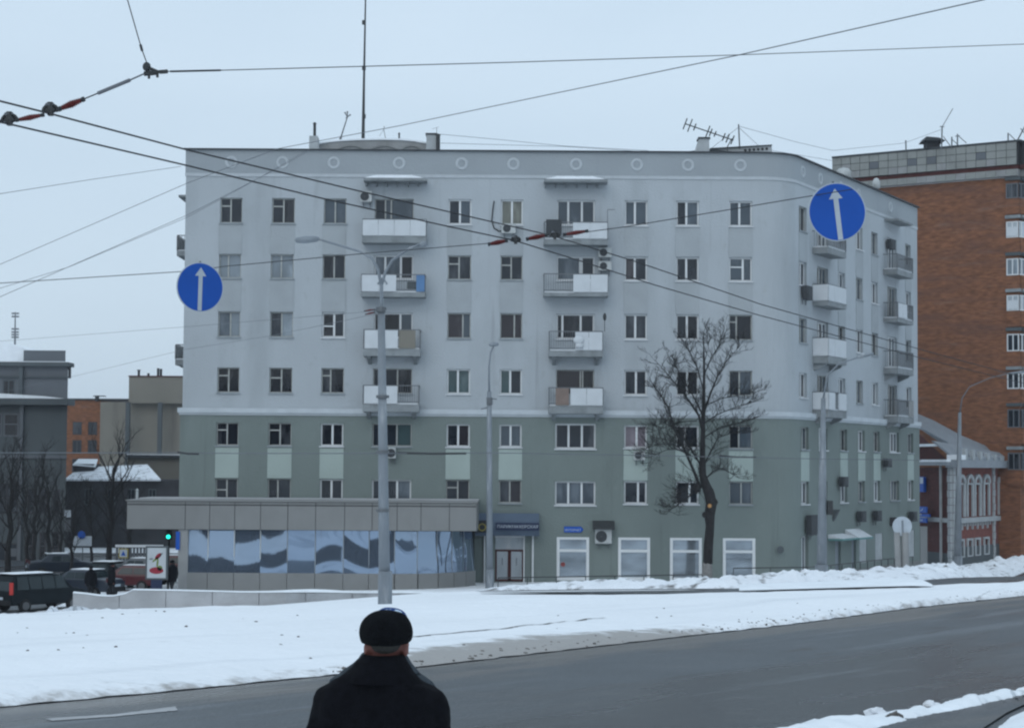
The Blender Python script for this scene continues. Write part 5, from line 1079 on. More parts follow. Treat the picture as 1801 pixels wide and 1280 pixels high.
for i, (a, b) in enumerate(rowsb):
    z1, z0 = hb(a), hb(b)
    m = MB(); BR.box(m, sL, .12, z0 - 1.2, z0 - .02, 0, .10); BS.box(m, .13, 4, z0 - 1.2, z0 - .02, -.5, .10); lo = m.build('loggia', 'brickbig', bk_)
    m = MB(); BR.box(m, sL - .05, .2, z1 - .02, z1 + .22, 0, .22); BS.box(m, .24, 4, z1 - .02, z1 + .22, -.5, .22); m.build('slab', 'slab' if i % 2 else 'farwall', lo)
    m = MB(); gl_ = ('gd', 'gw', 'gp', 'gw', 'gd', 'gd', 'gn', 'gn')[i]
    m.quad(BR.p(sL, z0, .04), BR.p(.0, z0, .04), BR.p(.0, z1 - .25, .04), BR.p(sL, z1 - .25, .04)); m.quad(BS.p(.03, z0, .04), BS.p(4, z0, .04), BS.p(4, z1 - .25, .04), BS.p(.03, z1 - .25, .04)); m.build('glazing', gl_, lo)
    m = MB(); e = .05
    for s_ in (sL, sL * .5 - .03, -.07): BR.box(m, s_, s_ + .08, z0, z1 - .25, .045, .10)
    for k in range(5): BS.box(m, .2 + .8 * k, .28 + .8 * k, z0, z1 - .25, .045, .10)
    BS.box(m, .012, 4, z1 - .33, z1 - .252, .045, .09); BS.box(m, .012, 4, z0 + .002, z0 + .08, .045, .09)
    BR.box(m, sL + .08, -.07, z1 - .33, z1 - .25, .045, .09); BR.box(m, sL + .08, -.07, z0, z0 + .08, .045, .09); m.build('glazing_frame', 'white' if i in (1, 2, 3, 4, 5) else 'farwall2', lo)
    if i in (1, 3): m = MB(); BR.box(m, sL + .02, -.02, z0 + .1, z0 + (z1 - z0) * .55, .11, .14); m.build('white_sheet', 'panelw', lo)
ch = thing('roof_chimney', W(1643, 262, 147), 'broad dark chimney with an overhanging cap on the brick block', 'chimney')
m = MB(); a, b = W(1632, 262, 147), W(1656, 262, 147); z = W(1643, 247, 147).z; m.box(a.x, b.x, 147.5, 148.6, ZR, z); m.build('stack', 'fardark', ch)
m = MB(); a, b = W(1625, 247, 147), W(1663, 247, 147); m.prism([(a.x, 147, z), (b.x, 147, z), (b.x - .5, 147, z + .22), (a.x + .2, 147, z + .3)], (0, 2, 0)); m.build('cap', 'eave', ch)
def aer(pts, label, cross=()):
    m = MB(); m.tube([W(a, b, 146.5) for a, b in pts], .055, 5)
    for (a, b, c, d_) in cross: m.tube([W(a, b, 146.5), W(c, d_, 146.5)], .04, 4)
    tag(m.build('aerial', 'steel'), label, 'aerial', 'aerials on the brick block')
aer([(1656, 262), (1657, 222)], 'aerial rising beside the broad chimney with a long slanted rod', [(1653, 223, 1661, 223), (1658, 222, 1676, 191), (1659, 240, 1675, 262)])
aer([(1593.5, 266), (1593, 247)], 'short upright rod left of the broad chimney')
aer([(1674, 258), (1674, 241)], 'short rod right of the broad chimney', [(1675, 246, 1688, 258)]); aer([(1684, 257), (1684, 236)], 'crossed aerial right of the broad chimney', [(1680, 240, 1688, 239), (1684, 238, 1700, 252)])
aer([(1773, 250), (1773, 234)], 'thick short rod near the corner of the brick block', [(1775, 236, 1786, 247)]); aer([(1789, 248), (1803, 222)], 'slanted aerial at the corner of the brick block', [(1795, 226, 1803, 236)])
m = MB(); m.lathe((W(1480, 300, 150).x, 149, W(1480, 312, 150).z), [(.62, -.3), (.6, .3), (.4, .5), (.05, .6)], 16); tag(m.build('roof_dish', 'acwhite', smooth=True), 'pale rounded cap beside the left end of the brick block parapet', 'roof structure')
m = MB(); c = W(1531, 331, 124); m.lathe((c.x, 122, c.z - .3), [(.24, 0), (.24, .4), (.15, .6), (.03, .66)], 14); tag(m.build('roof_vent', 'acwhite', smooth=True), 'small pale vent hood peeping over the side wall eave right of the sign', 'vent')
# ================================================================ small red brick house on the right
YC = 136.0; c0 = W(1674, 900, YC); rh = thing('red_brick_house', (c0.x, YC, 0), 'two-storey red brick house with white window surrounds and a grey tin roof', 'house')
RL = Fr((W(1600, 900, 143).x, 143), (c0.x - W(1600, 900, 143).x, YC - 143)); Lw = (c0 - W(1600, 900, 143)); Lw.z = 0; Lw = Lw.length
RF = Fr((c0.x, YC), (W(1773, 900, 147).x - c0.x, 147 - YC)); Lf = Vector((W(1773, 900, 147).x - c0.x, 11, 0)).length
zE = W(1674, 822, YC).z; zT = W(1674, 812, YC).z
def rf(px, py): s, z = RF.hit(px, py); return s, z
wins = [(1689.5, 5), (1704.5, 5), (1718, 5), (1733.5, 5), (1760, 6)]
fo = []; bo = []
for px, w in wins: s, z = rf(px, 900); fo.append((s - .45, s + .45, W(px, 908, 139).z, W(px, 852, 139).z))
for px, w in wins[:4]: s, z = rf(px, 960); bo.append((s - .4, s + .4, W(px, 976, 139).z, W(px, 950, 139).z))
m = MB(); wall_open(m, RF, 0, Lf, -.2, zE, 0, fo + bo, rv=.25)
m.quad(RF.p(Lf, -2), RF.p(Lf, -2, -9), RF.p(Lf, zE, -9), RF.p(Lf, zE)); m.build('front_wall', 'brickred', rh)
m = MB(); m.quad(RL.p(0, -1, 0), RL.p(Lw, -1, 0), RL.p(Lw, zE, 0), RL.p(0, zE, 0)); gx = RL.p(Lw * .78, 0); m.add([RL.p(0, zT, -.3), RL.p(Lw * .86, zT, -.3), RL.p(0, W(1622, 752, 142).z, -.3)], [(0, 1, 2)]); m.build('side_wall', 'brickdark', rh)  # this wall's shade is put into its colour by the darker brick
m = MB(); RF.box(m, 0, Lf, -1.5, .75, -.1, .07); RL.box(m, 0, Lw - .1, -1.5, .35, -.1, .07); m.build('plinth', 'farwall', rh)
s, _ = rf(1745, 900)
for fr, a, b, o in ((RF, .0, .55, .16), (RF, Lf - .5, Lf, .16), (RF, s, s + .45, .14), (RL, Lw - .45, Lw + .05, .14)):
    for i in range(14): z = -1 + (zE + 1) * i / 14; m = MB(); fr.box(m, a, b, z + .015, z + (zE + 1) / 14 - .015, 0, o - .03 * (i % 2)); m.build('quoin', 'trimw', rh)
m = MB(); zc = W(1674, 914, YC).z; RF.box(m, .55, Lf, zc - .25, zc + .1, 0, .2); RL.box(m, 0, Lw - .45, zc - .2, zc + .1, 0, .1)
for i in range(14): s = .8 + i * (Lf * .62) / 14; RF.box(m, s, s + .16, zc - .75 + .25 * (i % 2), zc - .25, 0, .12)
m.build('string_course', 'trimw', rh)
for i, (a, b, z0, z1) in enumerate(fo):
    m = MB(); RF.box(m, a - .32, a - .002, z0, z1 + .1, 0, .13); RF.box(m, b + .002, b + .32, z0, z1 + .1, 0, .13)
    V = []; n = 8; c = (a + b) / 2
    for r in (.5, .82):
        for j in range(n + 1): w = math.pi * j / n; V.append((c + r * math.cos(w), z1 + .1 + r * .8 * math.sin(w)))
    for j in range(n):
        q = [V[j], V[j + 1], V[n + 2 + j], V[n + 1 + j]]; m.prism([RF.p(s, z, 0) for s, z in q], RF.n * .17)
    RF.box(m, a - .25, b + .25, z1 + .0, z1 + .12, .0, .1); w = m.build('window_surround', 'trimw', rh)
    m = MB(); m.quad(RF.p(a, z0, -.2), RF.p(b, z0, -.2), RF.p(b, z1, -.2), RF.p(a, z1, -.2)); m.build('pane', 'gd', w)
    m = MB(); RF.box(m, c - .04, c + .04, z0, z1, -.195, -.13); RF.box(m, a, b, z0 + (z1 - z0) * .7, z0 + (z1 - z0) * .7 + .07, -.195, -.12); m.build('glazing_bar', 'wood', w)
for a, b, z0, z1 in bo:
    m = MB(); RF.box(m, a - .22, a, z0 - .1, z1 + .15, 0, .12); RF.box(m, b, b + .22, z0 - .1, z1 + .15, 0, .12); RF.box(m, a, b, z1, z1 + .15, 0, .12); RF.box(m, a, b, z0 - .1, z0, 0, .12); w = m.build('basement_surround', 'trimw', rh)
    m = MB(); m.quad(RF.p(a, z0, -.2), RF.p(b, z0, -.2), RF.p(b, z1, -.2), RF.p(a, z1, -.2)); m.build('pane', 'gn', w)
m = MB(); RF.box(m, -.4, Lf + .9, zE, zT + .15, -.3, .75); RL.box(m, -2, Lw + .3, zT - .25, zT, -.3, .5); m.build('cornice', 'tin', rh)
m = MB(); RL.box(m, -2, Lw + .35, zT + .002, zT + .16, -.2, .55); RF.box(m, -.4, 1.0, zT + .16, zT + .5, -.2, .7); zh = W(1650, 785, 140).z; RL.box(m, -2, Lw * .75, zh, zh + .18, -.4, .1); m.build('snow_layer', 'snowcap', rh)
m = MB(); m.prism([RF.p(-.3, zT + .16, .5), RF.p(-.3, W(1680, 775, YC).z, -1.2), RF.p(Lf * .55, W(1735, 788, 142).z, -2.5), RF.p(Lf + .8, zT + .55, .5), RF.p(Lf + .8, zT + .16, .5)], -RF.n * .2); m.build('front_roof_slope', 'tin', rh)
m = MB(); rt = [W(1600, 722, 146), W(1640, 738, 145), W(1690, 765, 143.5), (W(1742, 787, 146)), W(1775, 803, 147.5), W(1690, 800, 139), W(1665, 776, 140), W(1622, 753, 142), W(1600, 745, 143)]
m.add(rt, [tuple(range(len(rt)))]); m.prism(rt, (0, .02, -.15)); m.build('roof', 'tin', rh)
for i in range(6):
    s = 1.2 + i * Lf * .13; m = MB(); RF.box(m, s, s + .5, zT + .15, zT + .95 - .09 * i, .35, .6); m.build('roof_dentil', 'trimw', rh)
for i, px in enumerate((1716, 1757)): q = W(px, 812 + 3 * i, 139 + 3 * i); m = MB(); m.ball((q.x, RF.hit(px, 812)[0] * 0 + RF.p(RF.hit(px, 812)[0], 0, .6).y, q.z), .6, .3, .18, 10, 6); m.build('snow_lump', 'snowcap', rh, smooth=True)
m = MB(); s = RL.hit(1659, 900)[0]; RL.box(m, s - .07, s + .07, -.8, zT - .25, .12, .26); m.build('downpipe', 'trimw', rh)
for n_, (x0, x1, y0, y1, tx) in enumerate([(1626, 1643, 890, 902, ''), (1621, 1648, 902.5, 909, 'АВТОШКОЛА'), (1626, 1643, 909.5, 919, 'ВХОД')]):
    s0, z1 = RL.hit(x0, y0); s1, z0 = RL.hit(x1, y1); m = MB(); RL.box(m, s0, s1, z0, z1, .5, .6)
    o = m.build('shop_sign', 'blue'); tag(o, ['blue square board with a white slanting mark, top of three on the dark brick wall', 'long middle board of the three blue signs on the dark brick wall', 'lowest of three blue boards on the dark brick wall'][n_], 'sign', 'blue boards on the red brick house')
    if n_ == 1: text('lettering', '••••••••••'.replace('•', 'И'), .17, RL.mtx(s0 + .1, z0 + .09, .605), 'signwhite', o, .004)
    elif n_ == 0: m = MB(); c = RL.p((s0 + s1) / 2, (z0 + z1) / 2, .605); m.prism([c + RL.d * a + Vector((0, 0, b)) for a, b in ((-.3, -.12), (0, 0), (.3, .15), (.1, -.06))], RL.n * .01); m.build('mark', 'signwhite', o)
    else: text('lettering', 'ИИИ', .2, RL.mtx((s0 + s1) / 2 - .25, (z0 + z1) / 2 - .08, .605), 'signwhite', o, .004)
s0, z1 = RL.hit(1624.5, 838); s1, z0 = RL.hit(1631, 865); m = MB(); RL.box(m, s0, s1, z0, z1, .1, .3); o = m.build('banner', 'blue'); tag(o, 'narrow upright blue and white banner high on the dark brick wall', 'sign')
m = MB(); RL.box(m, s0 + .05, s1 - .05, z0 + (z1 - z0) * .55, z1 - .05, .301, .31); m.build('white_patch', 'signwhite', o)
# gateway right of the house and the dark building beyond
gw = thing('gateway', W(1770, 980, 149), 'dark gate roof with snow and posts right of the red brick house', 'gateway')
m = MB(); a, b = W(1752, 905, 147), W(1830, 905, 149); m.hexa([(a.x, 146, a.z - .3), (b.x, 146, a.z - .7), (b.x, 149, a.z - .7), (a.x, 149, a.z - .3), (a.x, 146, a.z + .1), (b.x, 146, a.z - .3), (b.x, 149, a.z - .3), (a.x, 149, a.z + .1)]); m.build('roof', 'fardark', gw)
m = MB(); m.ball((W(1762, 900, 147).x, 147.5, a.z + .2), .9, 1.2, .28, 12, 6); m.ball((W(1797, 905, 147).x, 147.5, a.z - .1), .8, 1.2, .35, 12, 6); m.build('snow_layer', 'snowcap', gw, smooth=True)
for px, m_ in ((1756, 'fardark'), (1772, 'trimw'), (1812, 'fardark')): q = W(px, 980, 146.5); m = MB(); m.box(q.x - .22, q.x + .22, 146.3, 146.7, -1, a.z - .3); m.build('post', m_, gw)
m = MB(); q = W(1785, 980, 149); m.box(q.x - .9, q.x + 3.5, 149, 149.2, -1, a.z - .8); m.build('gate_leaf', 'brickdark', gw)
m = MB(); c = W(1784, 939, 148.9); m.lathe((c.x, 148.85, c.z), [(.2, 0), (.2, .1)], 14, 'y'); m.build('round_plate', 'signwhite', gw)
# concrete yard wall beyond the end of the side wall
m = MB(); a = SD.p(SE + .1, 0, .1); q = W(1631, 930, 134); zq = W(1625, 925, 131).z; m.prism([(a.x, a.y, -1.5), (q.x, q.y, -1.5), (q.x, q.y, zq - .1), (a.x, a.y, zq)], (-.2, .3, 0)); o = m.build('yard_wall', 'cladding'); tag(o, 'plain grey yard wall at the far end of the side wall', 'wall')
# awnings and shallow porch fronts on the side street
for x0, x1, y0, y1, lab, mt in ((1453, 1479, 937, 950, 'left teal and white awning over a street door', 'teal'), (1483, 1507, 930, 951, 'right teal and white awning over a street door', 'teal')):
    s0, s1 = SD.hit(x0, 945)[0], SD.hit(x1, 945)[0]; z0, z1 = Zf(y1), Zf(y0 + 2); t = thing('awning', SD.p(s0, z0, .1), lab, 'awning', 'awnings over the street doors')
    m = MB(); m.prism([SD.p(s0, z0 + .12, .12), SD.p(s0, z0 + .12, 1.0), SD.p(s0, z1, .12)], SD.d * (s1 - s0)); m.build('cover', 'panelw', t)
    m = MB(); SD.box(m, s0, s1, z0, z0 + .115, .12, 1.03); m.build('edge', mt, t)
m = MB(); s0 = SD.hit(1562, 925)[0]; SD.box(m, s0, s0 + .5, Zf(932), Zf(915), .12, .6); o = m.build('wall_lantern_box', 'fardark'); tag(o, 'dark box with a tiny lit lamp on the side wall', 'lamp')
m = MB(); c = SD.p(s0 + .1, Zf(932), .64); m.ball(c, .07, .07, .07, 8, 6); m.build('bulb', 'warmlamp', o)
for i, (px, y0, y1, w) in enumerate(((1461, 893, 915, .3),)):
    s, z = SD.hit(px, y1); m = MB(); m.prism([SD.p(s, Zf(y1), .12), SD.p(s, Zf(y0), .12), SD.p(s, Zf(y0), .5)], SD.d * w); tag(m.build('wall_bracket_sign', 'farwall'), 'dark triangular board sticking out behind the right lamp pole', 'sign')
m = MB(); m.lathe((Xf(1372, 966), D - .16, Zf(966, 1372)), [(.2, 0), (.2, .03)], 12, 'y'); tag(m.build('graffiti_disc', 'farwall'), 'small dark round mark low on the green rounded corner', 'wall mark')
m = MB(); c = FR.p(Xf(990, 992), Zf(992, 990), .06); m.lathe((c.x, c.y - .015, c.z), [(.13, 0), (.13, .01)], 14, 'y'); tag(m.build('round_sticker', 'stickerr'), 'round red sticker low in the first display window', 'sticker')
# ================================================================ cars
def car(label, px, Y, yaw, paint, kind='sedan', s=1.0, glow=False, snow=True, zoff=0):
    """built nose to +x, then turned and placed on the ground"""
    L, Wd, H, hood = dict(sedan=(4.3, 1.7, 1.42, 1), van=(4.3, 1.75, 1.78, 2), hatch=(3.7, 1.62, 1.45, 1))[kind]
    t = thing('parked_car' if kind != 'van' else 'parked_van', (0, 0, 0), label, 'van' if kind == 'van' else 'car', 'cars standing in the side street')
    if kind == 'van': prof = [(-2.1, .35), (-2.13, .95), (-1.98, 1.5), (-1.8, 1.72), (-1.2, 1.78), (.3, 1.76), (.75, 1.66), (1.35, 1.08), (2.0, .95), (2.14, .7), (2.14, .32)]; beltz = 1.0
    elif kind == 'hatch': prof = [(-1.8, .35), (-1.84, .85), (-1.6, 1.3), (-1.3, 1.44), (.1, 1.43), (.9, .95), (1.65, .85), (1.83, .65), (1.83, .32)]; beltz = .9
    else: prof = [(-2.1, .35), (-2.13, .8), (-2.0, .95), (-1.45, 1.0), (-.95, 1.38), (-.6, 1.43), (.2, 1.41), (.95, .97), (1.9, .84), (2.12, .62), (2.12, .32)]; beltz = .93
    m = MB(); n = len(prof); V = []
    for y, k in ((-1, 1), (-.82, 0), (.82, 0), (1, 1)):
        pass
    rings = [(-Wd / 2, 1), (-Wd / 2 * .97, 0), (Wd / 2 * .97, 0), (Wd / 2, 1)]
    def pt(x, z, side): 
        tuck = .0 if z < beltz else (z - beltz) * .32
        return (x, side * (Wd / 2 - tuck - (.03 if z < .5 else 0)), z)
    for sd in (-1, 1): V += [pt(x, z, sd) for x, z in prof]
    fs = [tuple(range(n))[::-1], tuple(range(n, 2 * n))] + [(i, (i + 1) % n, (i + 1) % n + n, i + n) for i in range(n)]
    m.add(V, fs); m.build('body', paint, t, bevel=.07)
    zt = max(z for _, z in prof)
    xs_ = [x for x, z in prof if z > beltz + .25]; xa_, xb_ = min(xs_) + .05, max(xs_)
    for sd in (-1, 1):
        nn = 4 if kind == 'van' else 2
        for i in range(nn):
            a = xa_ + .1 + (xb_ + .25 - xa_) * i / nn; b = xa_ + .04 + (xb_ + .25 - xa_) * (i + 1) / nn; za, zb_ = beltz + .06, zt - .14
            f = lambda x, z: Vector((x, sd * (Wd / 2 - (z - beltz) * .32 + .012), z))
            bb2 = b - (.25 if i == nn - 1 else 0); m = MB(); m.prism([f(a, za), f(b, za), f(bb2, zb_), f(a + (.12 if i == 0 else 0), zb_)], (0, sd * .006, 0)); m.build('side_window', 'carglass', t)
    k = [(x, z) for x, z in prof if z >= beltz - .06]
    for nm, (p, q) in (('windscreen', [(a, b) for a, b in zip(prof, prof[1:]) if a[1] - b[1] > .3 and a[0] > 0][0]), ('rear_window', [(a, b) for a, b in zip(prof, prof[1:]) if b[1] - a[1] > .25 and b[0] < 0][-1])):
        u = Vector((q[0] - p[0], 0, q[1] - p[1])); o = Vector((-u.z, 0, u.x)).normalized() * .012
        P = [Vector((p[0], 0, p[1])) + u * w + o for w in (.12, .88)]; ya, yb = [Wd / 2 - .12 - max(0, z.z - beltz) * .32 for z in P]
        m = MB(); m.prism([P[0] + Vector((0, -ya, 0)), P[0] + Vector((0, ya, 0)), P[1] + Vector((0, yb, 0)), P[1] + Vector((0, -yb, 0))], o * .4); m.build(nm, 'carglass', t)
    for x in (-L / 2 + .8, L / 2 - .82):
        for sd in (-1, 1):
            m = MB(); y0 = sd * (Wd / 2 - .09); m.lathe((x, y0, .31), [(.2, -.1), (.3, -.09), (.315, -.05), (.315, .05), (.3, .1), (.2, .1)], 18, 'y'); w = m.build('wheel', 'rubber', t)
            m = MB(); m.lathe((x, y0 + sd * .1, .31), [(.19, -.012), (.19, .008), (.05, .02)], 12, 'y'); m.build('rim', 'rim', w)
    for sd in (-1, 1):
        m = MB(); x = prof[1][0]; h = .55 if kind == 'van' else .2; m.box(x - .03, x + .1, sd * (Wd / 2 - .1) - .06, sd * (Wd / 2 - .1) + .06, .85, .85 + h); m.build('tail_light', 'taillight' if glow else 'carred', t)
        m = MB(); x = prof[-2][0]; m.box(x - .06, x + .02, sd * (Wd / 2 - .3) - .16, sd * (Wd / 2 - .3) + .16, .6, .76); m.build('headlight', 'carglass', t)
    m = MB(); m.box(-L / 2 - .04, -L / 2 + .06, -Wd / 2 + .1, Wd / 2 - .1, .34, .56); m.box(L / 2 - .06, L / 2 + .03, -Wd / 2 + .1, Wd / 2 - .1, .3, .5); m.build('bumper', 'rubber', t)
    m = MB(); m.box(-L / 2 - .05, -L / 2 - .035, -.26, .26, .6, .72); m.build('number_plate', 'signwhite', t)
    if snow:
        m = MB(); xs2 = [x for x, z in prof if z > zt - .1]; m.box(min(xs2) - .1, max(xs2) + .05, -Wd / 2 + .27, Wd / 2 - .27, zt - .01, zt + .022); m.build('roof_snow', 'snowcap', t, bevel=.02)
    x = W(px, 1050, Y).x; t.location = (x, Y, gz(x, Y) + zoff); t.rotation_euler = (0, 0, yaw); t.scale = (s,) * 3; return t
car('black van with lit tail light and snowy roof nearest of the cars', 68, 91.5, math.radians(50), 'black', 'van', 1.0, True)
car('dark car at the left edge behind the black van', -22, 97, math.radians(18), 'cargrey', 'hatch', 1, True)
car('dark saloon just right of the black van', 142, 99, math.radians(158), 'carblue', 'sedan', 1.0)
car('dark saloon behind the standing walker in black', 178, 106, math.radians(165), 'black', 'sedan', 1)
car('red car half hidden behind the low wall', 226, 103, math.radians(170), 'carred', 'hatch', .95)
car('grey car with a snowy windscreen left of the poster stand', 244, 110, math.radians(160), 'cargrey', 'sedan', 1)
car('dark red car behind the poster stand', 290, 116, math.radians(170), 'carred', 'hatch', .95)
car('dark car far back under the bare trees', 110, 118, math.radians(20), 'carblue', 'sedan', 1)
# ================================================================ street furniture on the left
def onground(px, Y, py=1000): x = W(px, py, Y).x; return Vector((x, Y, gz(x, Y)))
Y = 98; b = onground(275.5, Y); t = thing('poster_stand', b, 'white street poster with a red and green picture left of the shop extension', 'poster stand')
x0, x1, z0, z1 = W(258, 963, Y).x, W(293.5, 963, Y).x, W(275, 1017, Y).z, W(275, 962, Y).z
m = MB(); m.box(x0 - .05, x1 + .05, Y, Y + .2, z0 - .06, z1 + .06); m.build('case', 'farwall', t); m = MB(); m.box(x0 + .04, x1 - .04, Y - .01, Y - .001, z0 + .03, z1 - .03); m.build('poster', 'posterw', t)
m = MB(); c = (x0 + x1) / 2; m.box(c - .28, c + .28, Y + .02, Y + .18, b.z - .3, z0 - .062); m.build('foot', 'navy', t)
def fl(cx, cz, rx, rz, mt, rot=0):
    P = []
    for i in range(18): a = 2 * math.pi * i / 18; u, v = rx * math.cos(a), rz * math.sin(a); P.append((c + cx + u * math.cos(rot) - v * math.sin(rot), Y - .016, (z0 + z1) / 2 + cz + u * math.sin(rot) + v * math.cos(rot)))
    m = MB(); m.prism(P, (0, .004, 0)); m.build('picture', mt, t)
fl(.0, -.38, .36, .17, 'posterr'); fl(.17, -.26, .13, .13, 'posterg'); fl(.08, .34, .2, .1, 'posterr', .8); fl(-.05, .18, .22, .05, 'posterg', .7); fl(.05, .02, .05, .24, 'posterg', -.1); fl(.22, .42, .12, .04, 'posterc', .8); fl(-.27, .2, .1, .04, 'posterc', .1)
Y = 104; b = onground(297, Y); t = thing('traffic_light', b, 'traffic light showing green at the end of the shop extension', 'traffic light')
p = W(296, 943.5, Y); m = MB(); m.box(p.x - .16, p.x + .16, Y, Y + .25, p.z - .17, p.z + .78); m.build('housing', 'acdark', t); m = MB(); m.tube([(p.x, Y + .12, b.z - .3), (p.x, Y + .12, p.z + .1)], .06, 8); m.build('post', 'darksteel', t)
m = MB(); m.lathe((p.x, Y, p.z), [(.115, -.02), (.115, .0)], 16, 'y'); m.build('green_lamp', 'greenlamp', t)
for k in (1, 2): m = MB(); m.lathe((p.x, Y, p.z + .3 * k), [(.105, -.02), (.105, .0)], 14, 'y'); m.build('dark_lamp', 'rubber', t)
def sgn(px, py, Y, w, h, m_, label, inner=None, post=True, name='road_sign'):
    b = onground(px, Y); p = W(px, py, Y); t = thing(name, b, label, 'sign'); m = MB(); m.box(p.x - w / 2, p.x + w / 2, Y, Y + .04, p.z - h / 2, p.z + h / 2); m.build('plate', m_, t)
    if inner: k, mt = inner; m = MB(); m.box(p.x - w / 2 * k, p.x + w / 2 * k, Y - .012, Y - .002, p.z - h / 2 * k, p.z + h / 2 * k); m.build('inner_field', mt, t)
    if post: m = MB(); m.tube([(p.x, Y + .08, b.z - .3), (p.x, Y + .08, p.z + h / 2)], .035, 6); m.build('post', 'steel', t)
    return t
s_ = sgn(217, 972.5, 112, .55, .55, 'yellow', 'square pedestrian crossing sign with a yellow border left of the poster', (.78, 'signwhite'))
p = W(217, 972.5, 112); m = MB(); m.prism([(p.x - .14, 111.975, p.z - .13), (p.x + .14, 111.975, p.z - .13), (p.x, 111.975, p.z + .14)], (0, .006, 0)); m.build('triangle', 'blue', s_)
s_ = sgn(145, 951, 122, 1.15, .62, 'signwhite', 'wide white board with a blue disc above it between the bare trees'); p = W(144, 940, 122); m = MB(); m.lathe((p.x, 121.9, p.z), [(.24, 0), (.24, .05)], 20, 'y'); m.build('disc', 'blue', s_)
sgn(119, 903, 124, .4, .45, 'signwhite', 'upper of two small pale boards beside the thin straight tree', post=False, name='pale_board'); sgn(119, 924, 124, .35, .75, 'farwall2', 'lower of two small pale boards beside the thin straight tree', post=False, name='pale_board')
sgn(19, 971, 135, .8, .55, 'farwall2', 'pale board low on the dark grey building at the left edge', post=False, name='pale_board')
# fence behind the cars
t = thing('street_fence', onground(240, 124), 'dark post fence with snow on its rail behind the cars', 'fence')
for i in range(14): q = onground(205 + i * 6, 124); m = MB(); m.box(q.x - .06, q.x + .06, 124, 124.1, q.z, q.z + 1.6); m.build('post', 'farwall2', t)
a, b = onground(205, 124), onground(283, 124); m = MB(); m.box(a.x - .1, b.x + .1, 123.95, 124.15, a.z + 1.6, a.z + 1.75); m.build('rail', 'snowcap', t)
# ================================================================ people
def cap(m, a, b, ra, rb, n=14):
    a, b = Vector(a), Vector(b); m.tube([a, a.lerp(b, .5), b], [ra, (ra + rb) / 2, rb], n); m.ball(a, ra, ra, ra, n, 8); m.ball(b, rb, rb, rb, n, 8)
def fuse(o, vs):
    r = o.modifiers.new('fuse', 'REMESH'); r.mode = 'VOXEL'; r.voxel_size = vs; r.use_smooth_shade = True
    s = o.modifiers.new('soft', 'SMOOTH'); s.factor = .5; s.iterations = 4; return o
def hand(m, c, sd):
    m.ball(c + Vector((0, .01, -.05)), .022, .045, .055, 12, 8)
    for i, L_ in enumerate((.07, .078, .072, .058)):
        y = .035 - i * .022; p = c + Vector((0, y, -.09)); q = p + Vector((-sd * .008, .003, -L_ * .55)); r = q + Vector((-sd * .02, .002, -L_ * .45)); m.tube([p, q, r], [.0095, .009, .0075], 8); m.ball(r, .0075, .0075, .0075, 8, 5)
    p = c + Vector((0, .045, -.035)); q = p + Vector((-sd * .012, .028, -.03)); r = q + Vector((-sd * .008, .008, -.028)); m.tube([p, q, r], [.012, .0105, .008], 8); m.ball(r, .008, .008, .008, 8, 5)
